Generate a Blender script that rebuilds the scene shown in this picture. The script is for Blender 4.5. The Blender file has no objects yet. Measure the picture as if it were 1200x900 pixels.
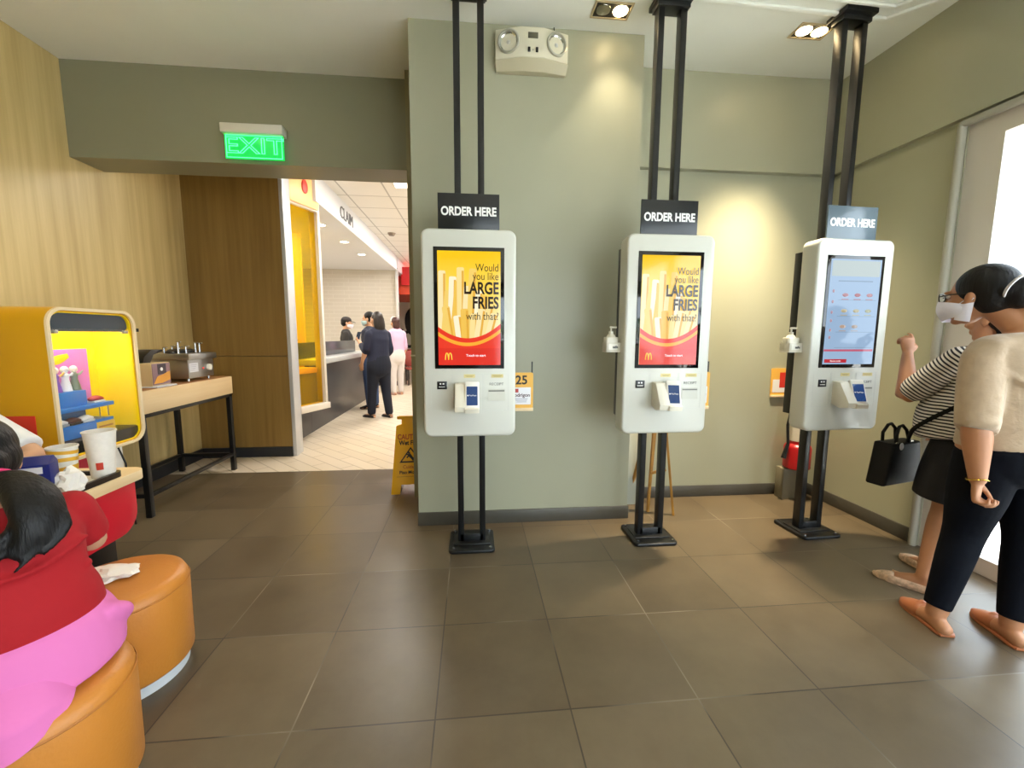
import bpy, bmesh, math, random
from mathutils import Vector, Matrix, Euler
from math import sin, cos, pi, radians as R
random.seed(7)
S = bpy.context.scene
COL = S.collection
# ------------------------------------------------------------------ helpers
def lin(c):
    return c/12.92 if c <= .04045 else ((c+.055)/1.055)**2.4
def rgb(h):
    if isinstance(h, str):
        h = h.lstrip('#'); h = [int(h[i:i+2], 16)/255 for i in (0, 2, 4)]
    return (lin(h[0]), lin(h[1]), lin(h[2]), 1)
MATS = {}
def mat(name, col, rough=.5, metal=0, emit=0, noise=0, nscale=8, bump=0, bscale=60, coat=0, spec=None, stretch=None, sheen=0):
    if name in MATS: return MATS[name]
    m = bpy.data.materials.new(name); m.use_nodes = True
    nt = m.node_tree; b = nt.nodes['Principled BSDF']
    c = rgb(col)
    b.inputs['Base Color'].default_value = c
    b.inputs['Roughness'].default_value = rough
    b.inputs['Metallic'].default_value = metal
    b.inputs['Coat Weight'].default_value = coat
    b.inputs['Coat Roughness'].default_value = .06
    if spec is not None: b.inputs['Specular IOR Level'].default_value = spec
    if sheen: b.inputs['Sheen Weight'].default_value = sheen
    if emit:
        b.inputs['Emission Color'].default_value = c
        b.inputs['Emission Strength'].default_value = emit
    if noise or bump:
        tc = nt.nodes.new('ShaderNodeTexCoord')
        mp = nt.nodes.new('ShaderNodeMapping'); nt.links.new(tc.outputs['Object'], mp.inputs[0])
        if stretch: mp.inputs['Scale'].default_value = stretch
    if noise:
        n = nt.nodes.new('ShaderNodeTexNoise'); n.inputs['Scale'].default_value = nscale; n.inputs['Detail'].default_value = 5
        nt.links.new(mp.outputs[0], n.inputs[0])
        r = nt.nodes.new('ShaderNodeValToRGB')
        r.color_ramp.elements[0].position = .3; r.color_ramp.elements[1].position = .7
        r.color_ramp.elements[0].color = tuple(x*(1-noise) for x in c[:3])+(1,)
        r.color_ramp.elements[1].color = tuple(min(1, x*(1+noise)) for x in c[:3])+(1,)
        nt.links.new(n.outputs[0], r.inputs[0]); nt.links.new(r.outputs[0], b.inputs['Base Color'])
    if bump:
        n2 = nt.nodes.new('ShaderNodeTexNoise'); n2.inputs['Scale'].default_value = bscale; n2.inputs['Detail'].default_value = 3
        nt.links.new(mp.outputs[0], n2.inputs[0])
        bp = nt.nodes.new('ShaderNodeBump'); bp.inputs['Strength'].default_value = bump; bp.inputs['Distance'].default_value = .01
        nt.links.new(n2.outputs[0], bp.inputs['Height']); nt.links.new(bp.outputs[0], b.inputs['Normal'])
    MATS[name] = m
    return m
def glass(name, tint='#ffffff', refl=1.0, rough=.02):
    if name in MATS: return MATS[name]
    m = bpy.data.materials.new(name); m.use_nodes = True; nt = m.node_tree
    nt.nodes.clear()
    o = nt.nodes.new('ShaderNodeOutputMaterial'); mx = nt.nodes.new('ShaderNodeMixShader')
    t = nt.nodes.new('ShaderNodeBsdfTransparent'); t.inputs[0].default_value = rgb(tint)
    g = nt.nodes.new('ShaderNodeBsdfGlossy'); g.inputs['Roughness'].default_value = rough
    f = nt.nodes.new('ShaderNodeLayerWeight'); p5 = nt.nodes.new('ShaderNodeMath'); p5.operation = 'POWER'; p5.inputs[1].default_value = 5
    ad = nt.nodes.new('ShaderNodeMath'); ad.operation = 'MULTIPLY_ADD'; ad.inputs[1].default_value = .9*refl; ad.inputs[2].default_value = .035*refl
    nt.links.new(f.outputs['Facing'], p5.inputs[0]); nt.links.new(p5.outputs[0], ad.inputs[0]); nt.links.new(ad.outputs[0], mx.inputs[0]); nt.links.new(t.outputs[0], mx.inputs[1]); nt.links.new(g.outputs[0], mx.inputs[2])
    nt.links.new(mx.outputs[0], o.inputs[0])
    MATS[name] = m
    return m

class G:
    """collects shapes in one bmesh"""
    def __init__(s): s.bm = bmesh.new()
    def _merge(s, b, mtx=None):
        if mtx is not None: bmesh.ops.transform(b, matrix=mtx, verts=b.verts)
        me = bpy.data.meshes.new('tmp'); b.to_mesh(me); b.free()
        s.bm.from_mesh(me); bpy.data.meshes.remove(me)
    def box(s, x0, x1, y0, y1, z0, z1, bev=0, seg=2, mtx=None):
        b = bmesh.new(); bmesh.ops.create_cube(b, size=1)
        for v in b.verts: v.co = Vector(((x0+x1)/2+v.co.x*(x1-x0), (y0+y1)/2+v.co.y*(y1-y0), (z0+z1)/2+v.co.z*(z1-z0)))
        if bev: bmesh.ops.bevel(b, geom=b.edges[:], offset=bev, segments=seg, profile=.5, affect='EDGES')
        s._merge(b, mtx); return s
    def prism(s, pts, a0, a1, axis='y', bev=0, seg=2, mtx=None):
        """2D outline extruded along axis: y -> (x,z); x -> (y,z); z -> (x,y)"""
        b = bmesh.new()
        def P(p, a):
            return {'y': (p[0], a, p[1]), 'x': (a, p[0], p[1]), 'z': (p[0], p[1], a)}[axis]
        v0 = [b.verts.new(P(p, a0)) for p in pts]; v1 = [b.verts.new(P(p, a1)) for p in pts]
        f0 = b.faces.new(v0); f1 = b.faces.new(v1[::-1]); n = len(pts)
        for i in range(n): b.faces.new((v0[i], v1[i], v1[(i+1) % n], v0[(i+1) % n]))
        bmesh.ops.recalc_face_normals(b, faces=b.faces)
        if bev:
            es = [e for e in b.edges if all(v in v0 for v in e.verts) or all(v in v1 for v in e.verts)]
            bmesh.ops.bevel(b, geom=es, offset=bev, segments=seg, profile=.5, affect='EDGES')
        s._merge(b, mtx); return s
    def cyl(s, p0, p1, r0, r1=None, seg=24, bev=0, mtx=None):
        r1 = r0 if r1 is None else r1
        p0 = Vector(p0); p1 = Vector(p1); d = p1-p0
        b = bmesh.new(); bmesh.ops.create_cone(b, cap_ends=True, segments=seg, radius1=r0, radius2=r1, depth=d.length)
        if bev:
            es = [e for e in b.edges if len(e.link_faces) == 2 and max(len(f.verts) for f in e.link_faces) > 4]
            bmesh.ops.bevel(b, geom=es, offset=bev, segments=3, profile=.5, affect='EDGES')
        M = Matrix.Translation((p0+p1)/2) @ d.to_track_quat('Z', 'Y').to_matrix().to_4x4()
        s._merge(b, M if mtx is None else mtx @ M); return s
    def tube(s, pts, r, seg=10, mtx=None):
        return s.loft(pts, [(r, r)]*len(pts), seg=seg, mtx=mtx, cap=False)
    def loft(s, pts, rad, side=(1, 0, 0), seg=20, mtx=None, cap=True, sub=1, ck=(1, 1)):
        """elliptic rings along a path; rad = [(r_side, r_front)]; round caps"""
        pts = [Vector(p) for p in pts]; rad = [(q, q) if not isinstance(q, tuple) else q for q in rad]
        if sub > 1 and len(pts) > 2:
            np_, nr = [], []
            for i in range(len(pts)-1):
                a = pts[max(i-1, 0)]; p, q = pts[i], pts[i+1]; d = pts[min(i+2, len(pts)-1)]
                ra, rp, rq, rd = [Vector(rad[k]) for k in (max(i-1, 0), i, i+1, min(i+2, len(pts)-1))]
                for k in range(sub):
                    t = k/sub
                    f = lambda a, b, c, d: .5*((2*b)+(-a+c)*t+(2*a-5*b+4*c-d)*t*t+(-a+3*b-3*c+d)*t**3)
                    np_.append(f(a, p, q, d)); w = f(ra, rp, rq, rd); nr.append((max(w[0], .001), max(w[1], .001)))
            np_.append(pts[-1]); nr.append(rad[-1]); pts, rad = np_, nr
        b = bmesh.new(); rings = []; sd = Vector(side).normalized(); n = len(pts)
        def ring(c, rx, ry, u, v):
            return [b.verts.new(c + u*(rx*cos(2*pi*k/seg)) + v*(ry*sin(2*pi*k/seg))) for k in range(seg)]
        frames = []
        for i in range(n):
            t = (pts[min(i+1, n-1)]-pts[max(i-1, 0)]).normalized()
            u = sd - t*sd.dot(t)
            if u.length < 1e-3: u = t.orthogonal()
            u.normalize(); sd = u if i else sd
            frames.append((t, u, t.cross(u)))
            sd = u
        if cap:
            t, u, v = frames[0]; rx, ry = rad[0]; m = min(rx, ry)*ck[0]
            for a in (75, 50, 25): rings.append(ring(pts[0]-t*m*sin(R(a)), rx*cos(R(a)), ry*cos(R(a)), u, v))
        for i in range(n): rings.append(ring(pts[i], *rad[i], frames[i][1], frames[i][2]))
        if cap:
            t, u, v = frames[-1]; rx, ry = rad[-1]; m = min(rx, ry)*ck[1]
            for a in (25, 50, 75): rings.append(ring(pts[-1]+t*m*sin(R(a)), rx*cos(R(a)), ry*cos(R(a)), u, v))
        for A, B in zip(rings, rings[1:]):
            for k in range(seg): b.faces.new((A[k], A[(k+1) % seg], B[(k+1) % seg], B[k]))
        b.faces.new(rings[0][::-1]); b.faces.new(rings[-1])
        bmesh.ops.recalc_face_normals(b, faces=b.faces)
        s._merge(b, mtx); return s
    def ell(s, c, r, seg=24, rot=None, mtx=None):
        b = bmesh.new(); bmesh.ops.create_uvsphere(b, u_segments=seg, v_segments=seg//2+2, radius=1)
        M = Matrix.Translation(c) @ (Euler(rot).to_matrix().to_4x4() if rot else Matrix()) @ Matrix.Diagonal((r[0], r[1], r[2], 1))
        s._merge(b, M if mtx is None else mtx @ M); return s
    def lathe(s, prof, c=(0, 0, 0), seg=32, mtx=None):
        """profile of (radius, z) from bottom to top (closed if it starts/ends at radius 0)"""
        b = bmesh.new(); rings = []
        for r, z in prof:
            if r < 1e-6: rings.append([b.verts.new((c[0], c[1], c[2]+z))])
            else: rings.append([b.verts.new((c[0]+r*cos(2*pi*k/seg), c[1]+r*sin(2*pi*k/seg), c[2]+z)) for k in range(seg)])
        for A, B in zip(rings, rings[1:]):
            for k in range(seg):
                k2 = (k+1) % seg
                if len(A) == 1 and len(B) == 1: continue
                if len(A) == 1: b.faces.new((A[0], B[k2], B[k]))
                elif len(B) == 1: b.faces.new((A[k], A[k2], B[0]))
                else: b.faces.new((A[k], A[k2], B[k2], B[k]))
        bmesh.ops.recalc_face_normals(b, faces=b.faces)
        s._merge(b, mtx); return s
    def grid(s, fn, nu, nv, thick=.004, mtx=None):
        """surface fn(u,v)->point with a real thickness"""
        b = bmesh.new()
        V = [[b.verts.new(fn(i/nu, j/nv)) for j in range(nv+1)] for i in range(nu+1)]
        for i in range(nu):
            for j in range(nv): b.faces.new((V[i][j], V[i+1][j], V[i+1][j+1], V[i][j+1]))
        bmesh.ops.recalc_face_normals(b, faces=b.faces)
        bmesh.ops.solidify(b, geom=b.faces[:], thickness=thick)
        s._merge(b, mtx); return s
def rrect(x0, x1, z0, z1, r, n=6):
    o = []
    for cx, cz, a in ((x1-r, z0+r, -90), (x1-r, z1-r, 0), (x0+r, z1-r, 90), (x0+r, z0+r, 180)):
        for k in range(n+1):
            t = R(a+90*k/n); o.append((cx+r*cos(t), cz+r*sin(t)))
    return o
def smooth(me, ang=40):
    me.polygons.foreach_set('use_smooth', [True]*len(me.polygons))
    try: me.set_sharp_from_angle(angle=R(ang))
    except Exception: pass
def link(name, me, m, parent=None, off=None):
    o = bpy.data.objects.new(name, me); COL.objects.link(o)
    if off is not None: me.transform(Matrix.Translation(-Vector(off)))
    if m is not None: me.materials.append(m)
    if parent is not None: o.parent = parent
    return o
def base_of(p):
    """world position of a thing's base (for parts given in world coordinates)"""
    v = Vector((0, 0, 0))
    while p is not None: v += p.location; p = p.parent
    return v
def part(name, g, m, parent=None, world=False, ang=40, label=None):
    me = bpy.data.meshes.new(name); g.bm.to_mesh(me); g.bm.free(); smooth(me, ang)
    o = link(name, me, m, parent, base_of(parent) if (world and parent is not None) else None)
    if label: o['label'] = label
    return o
def tag(o, label, cat, group=None):
    o['label'] = label; o['category'] = cat
    if group: o['group'] = group
    return o
def thing(name, label, cat, loc=(0, 0, 0), rz=0, group=None):
    o = bpy.data.objects.new(name, None); COL.objects.link(o); o.empty_display_size = .1
    o.location = loc; o.rotation_euler = (0, 0, rz)
    return tag(o, label, cat, group)
def mono(name, g, m, label, cat, group=None, ang=40, kind=None):
    """a thing that is one mesh; origin moved to its base"""
    me = bpy.data.meshes.new(name); g.bm.to_mesh(me); g.bm.free(); smooth(me, ang)
    xs = [v.co for v in me.vertices]
    c = Vector(((min(v.x for v in xs)+max(v.x for v in xs))/2, (min(v.y for v in xs)+max(v.y for v in xs))/2, min(v.z for v in xs)))
    o = link(name, me, m, None, c); o.location = c
    return tag(o, label, cat, group)
def struct(name, g, m, ang=40, parent=None):
    o = part(name, g, m, parent, ang=ang)
    o['kind'] = 'structure'
    return o
def textmesh(txt, size, bold=0, sx=1.0, depth=.0006, align='CENTER', outline=0, spacing=1.0):
    cu = bpy.data.curves.new('txt', 'FONT'); cu.body = txt; cu.size = size; cu.align_x = align; cu.align_y = 'CENTER'
    cu.space_character = spacing
    cu.resolution_u = 4
    if outline:
        cu.fill_mode = 'NONE'; cu.bevel_depth = outline; cu.bevel_resolution = 1
    else:
        cu.extrude = depth; cu.offset = bold
    o = bpy.data.objects.new('txt', cu); COL.objects.link(o)
    dg = bpy.context.evaluated_depsgraph_get(); dg.update()
    me = bpy.data.meshes.new_from_object(o.evaluated_get(dg)); bpy.data.objects.remove(o); bpy.data.curves.remove(cu)
    me.materials.clear()
    me.transform(Matrix.Diagonal((sx, 1, 1, 1)))
    return me
FRONT = Matrix.Rotation(R(90), 4, 'X')          # text standing up, read from -Y
def RIGHTF(): return Matrix.Rotation(R(90), 4, 'Z') @ FRONT   # read from +X
def text(name, txt, size, m, parent, loc, mtx=None, **k):
    me = textmesh(txt, size, **k); me.name = name
    me.transform(Matrix.Translation(loc) @ (FRONT if mtx is None else mtx))
    return link(name, me, m, parent)
def remesh(g, vox, it=6, fac=.5):
    me = bpy.data.meshes.new('t'); g.bm.to_mesh(me); g.bm.free()
    o = bpy.data.objects.new('t', me); COL.objects.link(o)
    r = o.modifiers.new('r', 'REMESH'); r.mode = 'VOXEL'; r.voxel_size = vox; r.use_smooth_shade = True
    if it:
        sm = o.modifiers.new('s', 'SMOOTH'); sm.iterations = it; sm.factor = fac
    dg = bpy.context.evaluated_depsgraph_get(); dg.update()
    m2 = bpy.data.meshes.new_from_object(o.evaluated_get(dg)); bpy.data.objects.remove(o); bpy.data.meshes.remove(me)
    m2.polygons.foreach_set('use_smooth', [True]*len(m2.polygons))
    return m2
def softpart(name, g, m, parent, vox=.008, it=6, label=None, fac=.5):
    me = remesh(g, vox, it, fac); me.name = name
    o = link(name, me, m, parent)
    if label: o['label'] = label
    return o
def copy_tree(o, parent=None):
    c = o.copy(); COL.objects.link(c)
    if parent is not None: c.parent = parent
    for ch in o.children: copy_tree(ch, c)
    return c

# ------------------------------------------------------------------ materials
WALL = mat('sage_wall_paint', '#a5a58e', .36, noise=.03, nscale=1.5, bump=.04, bscale=14)
CEILM = mat('ceiling_paint', '#eceee6', .6, noise=.02, nscale=2, bump=.05, bscale=5)
BASEB = mat('baseboard_tile', '#4b4840', .35, noise=.08, nscale=6)
BLACKM = mat('black_powder_coat', '#111213', .35)
BLACKS = mat('black_satin_plastic', '#0d0d0f', .3)
WHITEP = mat('white_plastic', '#e3e2d8', .32)
CREAMP = mat('cream_plastic', '#d8d3bd', .4)
CHROME = mat('brushed_steel', '#b9bbbd', .25, 1)
WHITEE = mat('white_lettering', '#f2f2ef', .4)
def wood(name, c1, c2, rough=.45, horiz=False, scale=1):
    m = bpy.data.materials.new(name); m.use_nodes = True; nt = m.node_tree; b = nt.nodes['Principled BSDF']
    tc = nt.nodes.new('ShaderNodeTexCoord'); mp = nt.nodes.new('ShaderNodeMapping')
    mp.inputs['Scale'].default_value = (9*scale, 9*scale, .35*scale) if not horiz else (2*scale, .3*scale, 9*scale)
    nt.links.new(tc.outputs['Object'], mp.inputs[0])
    n = nt.nodes.new('ShaderNodeTexNoise'); n.inputs['Scale'].default_value = 1.6; n.inputs['Detail'].default_value = 7; n.inputs['Roughness'].default_value = .6
    nt.links.new(mp.outputs[0], n.inputs[0])
    r = nt.nodes.new('ShaderNodeValToRGB'); r.color_ramp.elements[0].position = .3; r.color_ramp.elements[1].position = .72
    r.color_ramp.elements[0].color = rgb(c1); r.color_ramp.elements[1].color = rgb(c2)
    nt.links.new(n.outputs[0], r.inputs[0]); nt.links.new(r.outputs[0], b.inputs['Base Color'])
    b.inputs['Roughness'].default_value = rough
    MATS[name] = m
    return m
WOODL = wood('pale_oak_laminate', '#b39b64', '#d0ba82', .42)
WOODD = wood('brown_oak_laminate', '#7d5f2e', '#97783f', .42)
TOPW = wood('counter_birch', '#d8b98a', '#e6cda2', .4, True)
TOPW2 = wood('counter_top_brown', '#8f5f35', '#a87648', .35, True)

def tile_floor():
    m = bpy.data.materials.new('dark_floor_tile'); m.use_nodes = True; nt = m.node_tree; b = nt.nodes['Principled BSDF']
    N = lambda t, **k: nt.nodes.new(t)
    tc = N('ShaderNodeTexCoord'); mp = N('ShaderNodeMapping'); nt.links.new(tc.outputs['Object'], mp.inputs[0])
    s = .497
    mp.inputs['Location'].default_value = (.640/s, (-.385)/s, 0); mp.inputs['Scale'].default_value = (1/s, 1/s, 1)
    sep = N('ShaderNodeSeparateXYZ'); nt.links.new(mp.outputs[0], sep.inputs[0])
    def M(op, a, bb=None):
        n = N('ShaderNodeMath'); n.operation = op
        for i, v in enumerate((a, bb)):
            if v is None: continue
            if isinstance(v, (int, float)): n.inputs[i].default_value = v
            else: nt.links.new(v, n.inputs[i])
        return n.outputs[0]
    def edge(c):
        f = M('FRACT', c); d = M('MINIMUM', f, M('SUBTRACT', 1, f)); return M('LESS_THAN', d, .0055)
    g = M('MAXIMUM', edge(sep.outputs[0]), edge(sep.outputs[1]))
    cm = N('ShaderNodeCombineXYZ'); nt.links.new(M('FLOOR', sep.outputs[0]), cm.inputs[0]); nt.links.new(M('FLOOR', sep.outputs[1]), cm.inputs[1])
    wn = N('ShaderNodeTexWhiteNoise'); nt.links.new(cm.outputs[0], wn.inputs[0])
    n1 = N('ShaderNodeTexNoise'); n1.inputs['Scale'].default_value = 3.5; n1.inputs['Detail'].default_value = 8; n1.inputs['Roughness'].default_value = .65
    nt.links.new(tc.outputs['Object'], n1.inputs[0])
    mix = M('ADD', M('MULTIPLY', wn.outputs[0], .3), M('MULTIPLY', n1.outputs[0], .7))
    r = N('ShaderNodeValToRGB'); r.color_ramp.elements[0].position = .25; r.color_ramp.elements[1].position = .8
    r.color_ramp.elements[0].color = rgb('#534736'); r.color_ramp.elements[1].color = rgb('#6c5f4a')
    nt.links.new(mix, r.inputs[0])
    # grout, pale where worn
    n2 = N('ShaderNodeTexNoise'); n2.inputs['Scale'].default_value = 1.6; nt.links.new(tc.outputs['Object'], n2.inputs[0])
    gr = N('ShaderNodeValToRGB'); gr.color_ramp.elements[0].position = .5; gr.color_ramp.elements[1].position = .66
    gr.color_ramp.elements[0].color = rgb('#3a332b'); gr.color_ramp.elements[1].color = rgb('#8d8372')
    nt.links.new(n2.outputs[0], gr.inputs[0])
    mx = N('ShaderNodeMix'); mx.data_type = 'RGBA'
    nt.links.new(g, mx.inputs[0]); nt.links.new(r.outputs[0], mx.inputs[6]); nt.links.new(gr.outputs[0], mx.inputs[7])
    nt.links.new(mx.outputs[2], b.inputs['Base Color'])
    ro = N('ShaderNodeMapRange'); nt.links.new(n1.outputs[0], ro.inputs[0]); ro.inputs[1].default_value = .3; ro.inputs[2].default_value = .75
    ro.inputs[3].default_value = .29; ro.inputs[4].default_value = .40
    nt.links.new(ro.outputs[0], b.inputs['Roughness'])
    bp = N('ShaderNodeBump'); bp.inputs['Strength'].default_value = .25; bp.inputs['Distance'].default_value = .003
    hh = M('SUBTRACT', 1, g); nt.links.new(hh, bp.inputs['Height']); nt.links.new(bp.outputs[0], b.inputs['Normal'])
    return m
def brick_mat(name, c1, c2, grout, w, h, rot=0, rough=.35, mort=.01, plane='xy', offset=.5):
    m = bpy.data.materials.new(name); m.use_nodes = True; nt = m.node_tree; b = nt.nodes['Principled BSDF']
    tc = nt.nodes.new('ShaderNodeTexCoord'); mp = nt.nodes.new('ShaderNodeMapping')
    if plane == 'xz': mp.inputs['Rotation'].default_value = (R(-90), 0, 0)
    else: mp.inputs['Rotation'].default_value = (0, 0, rot)
    nt.links.new(tc.outputs['Object'], mp.inputs[0])
    br = nt.nodes.new('ShaderNodeTexBrick'); nt.links.new(mp.outputs[0], br.inputs[0])
    br.inputs['Color1'].default_value = rgb(c1); br.inputs['Color2'].default_value = rgb(c2); br.inputs['Mortar'].default_value = rgb(grout)
    br.inputs['Scale'].default_value = 1; br.inputs['Brick Width'].default_value = w; br.inputs['Row Height'].default_value = h
    br.inputs['Mortar Size'].default_value = mort; br.offset = offset
    nt.links.new(br.outputs[0], b.inputs['Base Color']); b.inputs['Roughness'].default_value = rough
    return m

# ------------------------------------------------------------------ the room
ZC = 3.37
LW, RW = -3.0, 2.90
g = G(); g.box(-3.3, 3.2, -3.3, 4.285, -.08, 0); struct('floor', g, tile_floor())
g = G(); g.box(-5.2, 1.6, 4.285, 16, -.08, 0); struct('floor.001', g, brick_mat('pale_plank_tile', '#d3c6b1', '#dccfbb', '#b3a48d', .62, .15, R(45), .3, .006))
g = G(); g.box(-3.3, 3.2, -3.3, 3.86, ZC, ZC+.1); struct('ceiling', g, CEILM)
g = G(); g.box(-5.2, 1.6, 3.86, 16, ZC+.02, ZC+.12); struct('ceiling.001', g, brick_mat('ceiling_panel', '#e6e2da', '#e9e5de', '#b5b0a8', .6, .6, 0, .7, .012, offset=0))
# left wall and the far wood wall
g = G(); g.box(LW-.1, LW, -3.3, 4.95, 0, ZC+.02); struct('wall_left', g, WOODL)
g = G(); g.box(LW, -2.03, 4.85, 4.97, 0, 1.13); g.box(LW, -2.03, 4.85, 4.97, 1.136, ZC); struct('wall_back_wood', g, WOODD)
g = G(); g.box(-2.03, -1.99, 4.845, 5.03, 0, ZC, .004); struct('trim_1', g, mat('pale_metal_edge', '#c8cbd0', .35, .3))
g = G(); g.box(LW, LW+.018, -3.2, 4.85, 0, .11); struct('baseboard_left', g, mat('dark_skirting', '#23262b', .4))
g = G(); g.box(LW, -2.03, 4.832, 4.85, 0, .11); struct('baseboard_back_wood', g, mat('dark_skirting', '#23262b', .4))
# beam over the passage, its jamb, the column and the alcove
BEAM = mat('olive_wall_paint', '#84836c', .4, noise=.03, nscale=1.5)
g = G(); g.box(LW, -.395, 3.62, 3.92, 2.69, ZC); struct('wall_beam', g, BEAM)
g = G(); g.box(-.50, -.38, 3.5, 3.9, 0, ZC); struct('wall_jamb', g, mat('jamb_paint', '#8f8a6a', .45))
g = G(); g.box(-.505, -.38, 3.494, 3.5, 1.20, 1.212); struct('trim_2', g, CREAMP)
g = G(); g.box(-.395, 1.16, 2.96, 3.6, 0, ZC); struct('wall_column', g, WALL)
g = G(); g.box(-.402, 1.167, 2.945, 2.96, 0, .098, .003); struct('baseboard_column', g, BASEB)
g = G(); g.box(1.16, 3.1, 3.33, 3.6, 0, 2.62); struct('wall_alcove', g, WALL)
g = G(); g.box(1.16, 3.1, 3.29, 3.6, 2.665, ZC); g.box(1.16, 3.1, 3.345, 3.6, 2.62, 2.665); struct('wall_alcove_upper', g, WALL)
g = G(); g.box(1.16, RW, 3.315, 3.33, 0, .098, .003); struct('baseboard_alcove', g, BASEB)
# right wall with the shopfront glazing
WY1, WY0, WZ1, WZ0 = 2.38, -3.0, 2.56, .02
g = G(); g.box(RW+.03, RW+.2, WY1+.0, 3.4, 0, 2.62)
g.box(RW, RW+.2, -3.3, 3.4, 2.665, ZC); g.box(RW+.04, RW+.2, -3.3, 3.4, 2.62, 2.665)
struct('wall_right', g, WALL)
g = G(); g.box(RW+.015, RW+.03, WY1+.05, 3.33, 0, .098, .003); struct('baseboard_right', g, BASEB)
FR = mat('window_frame_paint', '#cfc8bd', .35)
g = G()
g.cyl((RW+.01, WY1+.015, 0), (RW+.01, WY1+.015, 2.63), .022, seg=14)
g.cyl((RW+.01, WY1+.015, 2.63), (RW+.01, -3, 2.63), .022, seg=14)
struct('trim_3', g, mat('grey_trim_paint', '#a9a79a', .4))
w1 = struct('window_1', G().box(RW+.04, RW+.14, 2.20, WY1, 0, WZ1+.06).box(RW+.04, RW+.14, -3.1, 2.20, WZ1-.05, WZ1+.06)
       .box(RW+.04, RW+.14, -3.1, 2.20, 0, .10).box(RW+.04, RW+.14, .42, .50, .1, WZ1).box(RW+.04, RW+.14, -1.4, -1.32, .1, WZ1), FR)
g = G()
for y0, y1 in ((.50, 2.20), (-1.32, .42), (-3.1, -1.4)): g.box(RW+.085, RW+.091, y0, y1, .1, WZ1-.05)
part('glass', g, glass('window_glass'), w1)
# rear shopfront behind the camera, seen in the kiosk screens
g = G(); g.box(-3.2, 3.1, -3.3, -3.1, 2.62, ZC); g.box(-3.2, .42, -3.3, -3.1, 0, 2.62); struct('wall_rear', g, WALL)
w2 = struct('window_2', G().box(.42, 3.05, -3.24, -3.14, 2.54, 2.62).box(.42, 3.05, -3.24, -3.14, 0, .1).box(.42, .5, -3.24, -3.14, .1, 2.54)
       .box(1.6, 1.68, -3.24, -3.14, .1, 2.54).box(2.95, 3.05, -3.24, -3.14, .1, 2.54), FR)
g = G()
for x0, x1 in ((.5, 1.6), (1.68, 2.95)): g.box(x0, x1, -3.195, -3.189, .1, 2.54)
part('glass', g, glass('window_glass'), w2)
# raised moulding on the ceiling
g = G()
def strip(p, q, w=.03, h=.018):
    p = Vector(p); q = Vector(q); d = (q-p); a = math.atan2(d.y, d.x)
    M = Matrix.Translation((p.x, p.y, ZC)) @ Matrix.Rotation(a, 4, 'Z')
    g.box(-.01, d.length+.01, -w/2, w/2, -h, 0, .006, mtx=M)
strip((-.6, 2.56), (2.6, 2.66)); strip((2.6, 2.66), (2.8, 2.46)); strip((2.8, 2.46), (2.8, -2.8))
strip((-.6, 2.46), (2.56, 2.56), .02); strip((2.56, 2.56), (2.7, 2.42), .02); strip((2.7, 2.42), (2.7, -2.8), .02)
struct('trim_4', g, CEILM)
# pavement and planting outside
g = G(); g.box(-14, 26, -24, 14, -.3, -.1); struct('ground', g, mat('concrete_paving', '#dcdad4', .8, noise=.06, nscale=2))
# ------------------------------------------------------------------ the passage and counter beyond
HW = mat('passage_white', '#ddd8cf', .5)
g = G(); g.box(-.2, -.1, 3.9, 16, 0, ZC+.1); struct('wall_passage_right', g, HW)
g = G(); g.box(-5.2, -1.95, 11.5, 11.6, 0, ZC); struct('wall_tiled', g, brick_mat('grey_stack_tile', '#bfb9ae', '#c2bcb1', '#c9c4ba', .4, .1, 0, .3, .008, 'xz', .3))
g = G(); g.box(-5.2, -.1, 15.5, 15.6, 0, ZC); struct('wall_far', g, mat('far_wall_paint', '#d9d2c2', .5))
g = G(); g.box(-5.3, -5.2, 4.85, 15.6, 0, ZC); struct('wall_kitchen', g, HW)
g = G(); g.box(-5.2, -2.03, 4.97, 5.0, 0, ZC); struct('wall_kitchen_side', g, HW)
g = G(); g.box(-1.995, -1.93, 11.45, 11.52, 0, 3.1); struct('trim_5', g, mat('pale_metal_edge', '#c8cbd0'))
g = G(); g.box(-2.6, -1.94, 11.485, 11.5, 0, .12); struct('baseboard_tiled', g, BASEB)
# bulkhead with lettering
bk = struct('trim_6', G().box(-5.2, -1.95, 5.72, 13.2, 3.04, ZC+.02), mat('bulkhead_white', '#d9dce2', .5))
c = thing('wall_lettering', 'grey capital letters CLAIM on the white bulkhead above the counter', 'sign', (-1.948, 7.05, 3.19))
t = text('lettering', 'CLAIM', .25, mat('grey_letters', '#5d5f66', .5), c, (0, 0, 0), RIGHTF(), sx=.95, depth=.006)
# yellow tinted hatch
yb = thing('serving_hatch', 'yellow tinted glass serving hatch in a white frame before the counter', 'hatch', (-2.1, 5.6, .4))
A, B = Vector((-2.19, 5.36)), Vector((-1.985, 5.86))
d = (B-A); L = d.length; HM = Matrix.Translation((A.x, A.y, 0)) @ Matrix.Rotation(math.atan2(d.y, d.x), 4, 'Z')
hf = mat('hatch_frame', '#ddd6cc', .4)
g = G(); g.box(-.03, 0, -.02, .12, .38, 3.3, .004, mtx=HM); g.box(L-.03, L+.01, -.02, .12, .42, 3.3, .004, mtx=HM); g.box(0, L-.03, -.02, .1, 2.93, 3.3, .004, mtx=HM)
part('frame', g, hf, yb, True)
g = G(); g.box(-.04, L+.02, -.05, .35, .38, .46, .006, mtx=HM); part('sill', g, hf, yb, True)
g = G(); g.box(-2.31, -2.25, 5.06, 6.015, 0, .379); part('base_panel', g, mat('counter_black', '#2b2d33', .28), yb, True, label='black panel below the sill')
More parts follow.
